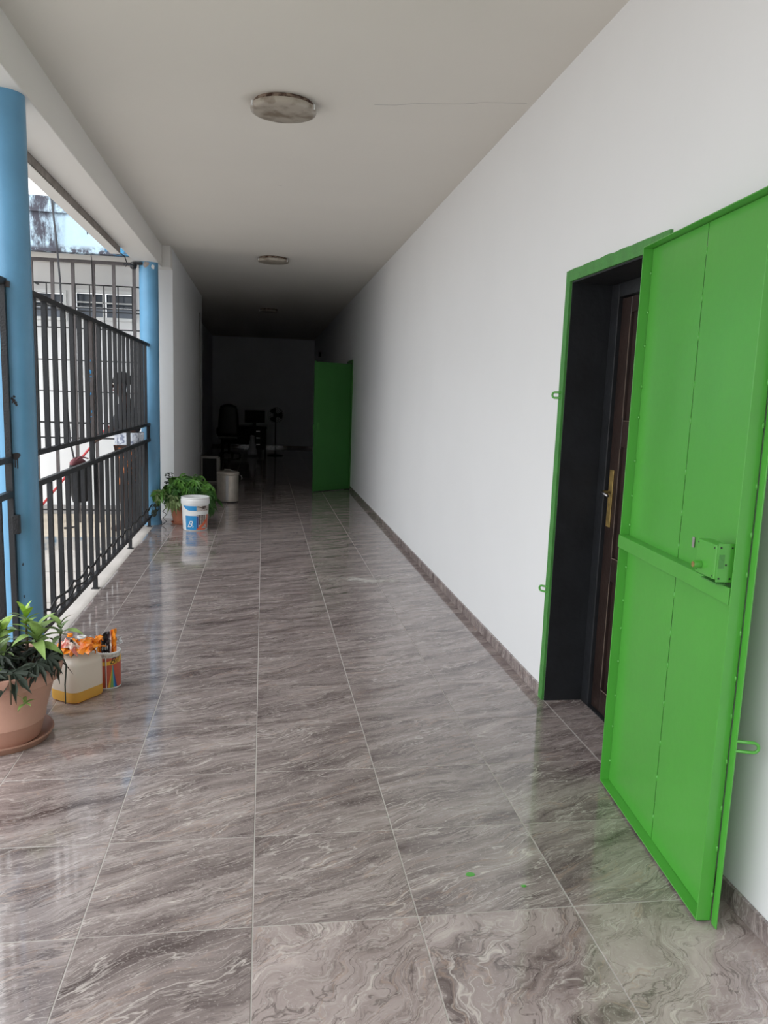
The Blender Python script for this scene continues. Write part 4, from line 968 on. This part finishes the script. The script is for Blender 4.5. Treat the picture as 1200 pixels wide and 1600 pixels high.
g = empty('computer_monitor', (-0.22, Y9, 0.74)); MB().box(-0.26, 0.26, -0.02, 0.02, 0.10, 0.42).build('screen', 'dark_object', g, bevel=0.006); MB().box(-0.03, 0.03, -0.01, 0.03, 0.0, 0.12).box(-0.12, 0.12, -0.08, 0.08, 0.0, 0.012).build('stand', 'dark_object', g)
tag(g, 'dark monitor on the desk in the unlit hall', 'monitor')
g = empty('pedestal_fan', (0.32, Y9 - 0.2, 0))
MB().lathe([(0.2, 0.0005), (0.2, 0.02), (0.05, 0.035), (0.02, 0.05)], 28).build('base', 'rubber', g, autosmooth=40)
MB().tube([(0, 0, 0.04), (0, 0, 1.0)], 0.014, 10).build('pole', 'rubber', g)
MB().tube([(0, -0.02, 1.06), (0, 0.12, 1.06)], 0.06, 14).build('motor', 'rubber', g)
cg = MB()
for rr in (0.06, 0.10, 0.14, 0.18, 0.205): cg.tube([(rr * math.cos(k * 0.2618), -0.06 - 0.03 * (1 - rr / 0.2), 1.06 + rr * math.sin(k * 0.2618)) for k in range(24)], 0.003, 5, True)
for k in range(24):
    a = k * 0.2618; cg.tube([(0.02 * math.cos(a), -0.09, 1.06 + 0.02 * math.sin(a)), (0.205 * math.cos(a), -0.05, 1.06 + 0.205 * math.sin(a))], 0.0022, 4)
cg.build('cage', 'rubber', g)
for k in range(3):
    a = k * 2.094; bl = MB(); bl.grid(lambda u, v: ((0.03 + 0.15 * v) * math.cos(a + (u - .5) * 1.1), -0.03 + 0.03 * (u - .5), 1.06 + (0.03 + 0.15 * v) * math.sin(a + (u - .5) * 1.1)), 4, 4); bl.build('blade', 'dark_object', g, solid=0.003)
tag(g, 'dark pedestal fan standing right of the desk in the unlit hall', 'fan')
g = MB(); g.grid(crumple(lambda u, v: ((0.13 - 0.05 * v) * math.cos(6.283 * u) * (1 - 0.4 * v), 0.09 * math.sin(6.283 * u), 0.5 * v), 2.0, 0.03), 16, 12)
o = g.build('plastic_bag', 'plastic_bag', smooth=True, solid=0.002); o.location = (-0.27, Y9 - 0.55, 0.03); tag(o, 'pale plastic bag on the floor in front of the desk in the dark hall', 'bag')

# ------------------------------------------------------------------ bag outside the railing
g = empty('hanging_bag', (-1.40, 6.40, 0.70))
MB().box(0, 0, 0, 0, 0, 0)
def bagfn(u, v):
    a = 6.283 * u; w = (0.55 + 0.45 * math.sin(math.pi * min(1, 0.25 + v * 0.62))); r1, r2 = 0.062 * w, 0.26 * w * (0.45 + 0.55 * v)
    return (r1 * math.cos(a), r2 * math.sin(a) + 0.05 * (1 - v), 0.30 * v + 0.006 * noise.noise(Vector((u * 9, v * 9, 0))))
mb = MB(); mb.grid(bagfn, 24, 10); mb.add([bagfn(k / 24, 0) for k in range(24)], [tuple(reversed(range(24)))]); mb.build('bag_body', 'dark_object', g, smooth=True)
mb = MB(); mb.grid(lambda u, v: (lambda p: (p[0] * (1 - v ** 2 * 0.9), p[1] * (1 - v ** 2 * 0.8) - 0.06 * v, 0.30 + 0.05 * v))(bagfn(u, 1)), 24, 4); mb.build('bag_top', 'maroon', g, smooth=True)
MB().tube([(0, -0.14, 0.32), (0.045, -0.12, 0.36), (0.0945, -0.1, 0.345), (0.05, -0.06, 0.352), (0, -0.04, 0.34)], 0.006, 6).build('strap', 'maroon', g, smooth=True)
tag(g, 'dark bag with a maroon top hung on the outside of the long railing', 'bag')

# ------------------------------------------------------------------ person in the courtyard
def skin_obj(name, verts, edges, radii, m, par, sub=2):
    me = bpy.data.meshes.new(name); me.from_pydata(verts, edges, []); me.materials.append(M[m])
    o = link(name, me, par)
    md = o.modifiers.new('skin', 'SKIN'); md.use_smooth_shade = True
    lay = me.skin_vertices[0].data if me.skin_vertices else None
    if lay is None:
        raise RuntimeError('no skin layer')
    for i, r in enumerate(radii):
        r = r if isinstance(r, tuple) else (r, r); lay[i].radius = r; lay[i].use_root = (i == 0)
    s = o.modifiers.new('sub', 'SUBSURF'); s.levels = sub; s.render_levels = sub
    return o
pr = empty('person', (-1.535, 9.30, 0)); pr.rotation_euler = (0, 0, math.radians(180))   # local +x faces away from the corridor
# skeleton in local space, +x is the direction faced (towards the courtyard)
J = {}
def add_skel():
    v = []; e = []; r = []
    def a(n, p, rad, link_=None):
        J[n] = len(v); v.append(p); r.append(rad)
        if link_: e.append((J[link_], J[n]))
    a('pelvis', (-0.06, 0, 0.93), (0.115, 0.14)); a('belly', (-0.06, 0, 1.05), (0.10, 0.13), 'pelvis'); a('chest', (-0.05, 0, 1.24), (0.105, 0.15), 'belly')
    a('upper', (-0.035, 0, 1.38), (0.085, 0.13), 'chest'); a('neck', (-0.005, 0, 1.48), 0.052, 'upper'); a('jaw', (0.025, 0, 1.555), (0.062, 0.058), 'neck'); a('head', (0.02, 0, 1.635), (0.088, 0.074), 'jaw'); a('crown', (0.012, 0, 1.705), (0.062, 0.056), 'head')
    for s, n in ((1, 'l'), (-1, 'r')):
        a('sh' + n, (-0.03, s * 0.175, 1.385), 0.056, 'upper')
        el = (0.10, s * 0.20, 1.17) if s < 0 else (0.07, s * 0.22, 1.14)
        a('el' + n, el, 0.040, 'sh' + n); ha = (0.235, s * 0.10, 1.075) if s < 0 else (0.27, s * 0.12, 1.02)
        a('wr' + n, ha, 0.026, 'el' + n)
        d = (Vector(ha) - Vector(el)).normalized(); pa = Vector(ha) + d * 0.045; a('pa' + n, tuple(pa), (0.018, 0.034), 'wr' + n)
        for k in range(4):
            off = Vector((0, 0, (k - 1.5) * 0.019)); b0 = pa + d * 0.03 + off; L1 = (0.026, 0.030, 0.028, 0.022)[k]
            a('f%d%s' % (k, n), tuple(b0), 0.0085, 'pa' + n); p1 = b0 + d * L1 + Vector((0, -s * 0.012, 0)); a('g%d%s' % (k, n), tuple(p1), 0.008, 'f%d%s' % (k, n)); p2 = p1 + Vector((-0.004, -s * 0.026, 0)); a('h%d%s' % (k, n), tuple(p2), 0.007, 'g%d%s' % (k, n))
        t1 = Vector(ha) + d * 0.02 + Vector((0, -s * 0.02, 0.028)); a('t0' + n, tuple(t1), 0.010, 'pa' + n); a('t1' + n, tuple(t1 + d * 0.03 + Vector((0, -s * 0.016, 0.006))), 0.009, 't0' + n)
        a('hip' + n, (-0.055, s * 0.095, 0.86), 0.085, 'pelvis'); a('kn' + n, (-0.01 + 0.03 * s, s * 0.10, 0.48), 0.055, 'hip' + n); a('cf' + n, (-0.04 + 0.03 * s, s * 0.10, 0.33), 0.052, 'kn' + n); a('an' + n, (-0.05 + 0.03 * s, s * 0.10, 0.085), 0.034, 'cf' + n)
        a('he' + n, (-0.065 + 0.03 * s, s * 0.10, 0.04), 0.034, 'an' + n); a('ba' + n, (0.06 + 0.03 * s, s * 0.105, 0.028), (0.024, 0.040), 'an' + n); a('to' + n, (0.115 + 0.03 * s, s * 0.11, 0.022), (0.016, 0.036), 'ba' + n)
    return v, e, r
v, e, r = add_skel()
try:
    skin_obj('body', v, e, r, 'skin', pr)
    sk = True
except Exception as ex:
    sk = False
def sub_skel(names, grow, name, m):
    idx = [J[n] for n in names]; mp = {j: i for i, j in enumerate(idx)}
    vv = [v[j] for j in idx]; ee = [(mp[a], mp[b]) for a, b in e if a in mp and b in mp]
    rr = [tuple(x + grow for x in (r[j] if isinstance(r[j], tuple) else (r[j], r[j]))) for j in idx]
    skin_obj(name, vv, ee, rr, m, pr)
if sk:
    sub_skel(['belly', 'chest', 'upper', 'shl', 'shr', 'ell', 'elr'], 0.013, 'shirt', 'shirt')
    wc = MB(); wc.grid(lambda u, w: (-0.06 + (0.150 + 0.01 * math.sin(9 * u * 6.283)) * math.cos(6.2832 * u), (0.19 + 0.008 * math.sin(7 * u * 6.283)) * math.sin(6.2832 * u), 0.955 + 0.15 * w), 48, 4); wc.build('waist_cloth', 'sash', pr, smooth=True, solid=0.003)
    sub_skel(['pelvis', 'hipl', 'hipr', 'knl', 'knr'], 0.016, 'shorts', 'shorts')
def ell(mb, c, rx, ry, rz, n=14, m_=10, zmin=-1.0):
    mb.grid(lambda u, w: (c[0] + rx * math.sin(math.pi * w) * math.cos(6.2832 * u), c[1] + ry * math.sin(math.pi * w) * math.sin(6.2832 * u), c[2] + rz * max(zmin, math.cos(math.pi * w))), n, m_)
mb = MB(); ell(mb, (0.005, 0, 1.655), 0.108, 0.092, 0.112, 20, 14, -0.25); mb.build('hair', 'hair', pr, smooth=True)
mb = MB(); ell(mb, (0.115, 0, 1.605), 0.018, 0.016, 0.024); mb.build('nose', 'skin', pr, smooth=True)
mb = MB(); ell(mb, (0.098, 0, 1.562), 0.012, 0.026, 0.009); mb.build('mouth', 'maroon', pr, smooth=True)
for s in (-1, 1):
    mb = MB(); ell(mb, (0.092, s * 0.032, 1.630), 0.012, 0.014, 0.010); mb.build('eye', 'eye', pr, smooth=True)
    mb = MB(); ell(mb, (0.0, s * 0.088, 1.61), 0.022, 0.010, 0.032); mb.build('ear', 'skin', pr, smooth=True)
tag(pr, 'dark-haired person in a charcoal shirt standing in the courtyard beyond the railing', 'person')
# long red handle held by the person
g = empty('mop', (-2.62, 9.28, 0))
p_top = Vector((-1.70, 9.315, 1.17)); p_bot = Vector((-2.55, 9.30, 0.12))
o = MB().tube([p_top, p_bot], 0.013, 10).build('handle', 'red_plastic', g, smooth=True); o.location = (2.62, -9.28, 0)
mh = MB()
for k in range(26):
    a = k * 0.55; r_ = 0.03 + 0.09 * ((k * 7) % 10) / 10
    mh.tube([(0.07, 0.02, 0.13), (0.05 + r_ * 0.5 * math.cos(a), r_ * 0.5 * math.sin(a), 0.09), (0.03 + r_ * math.cos(a), r_ * math.sin(a), 0.012)], 0.007, 5)
stuff(mh.build('mop_strands', 'grey_frame', g))
tag(g, 'red-handled mop held slanting by the person in the courtyard', 'mop')

# ------------------------------------------------------------------ marks on the floor
mb = MB(); mb.grid(lambda u, v_: (-0.55 + 1.1 * u, -0.22 + 0.44 * v_, 0.0), 4, 2)
o = mb.build('plaster_dust', 'dust'); o.location = (0.93, 6.75, 0.0012); stuff(o)
tag(o, 'pale smear of plaster dust on the tiles near the right wall', 'dust')
for i, (x, y, s, lb_) in enumerate(((0.70, 2.38, 0.016, 'larger green paint drip on the tiles in front of the near green gate'), (0.86, 2.30, 0.009, 'tiny green paint spot right of the larger drip on the floor'))):
    mb = MB(); n = 18; vs = [(0, 0, 0.0012)] + [(s * (1 + 0.4 * noise.noise(Vector((math.cos(k / n * 6.283) * 2, math.sin(k / n * 6.283) * 2, i)))) * math.cos(k / n * 6.283), s * 0.8 * math.sin(k / n * 6.283), 0.0005) for k in range(n)]
    mb.add(vs, [(0, 1 + k, 1 + (k + 1) % n) for k in range(n)]); o = mb.build('paint_drip', 'green'); o.location = (x, y, 0.0003); tag(o, lb_, 'paint')
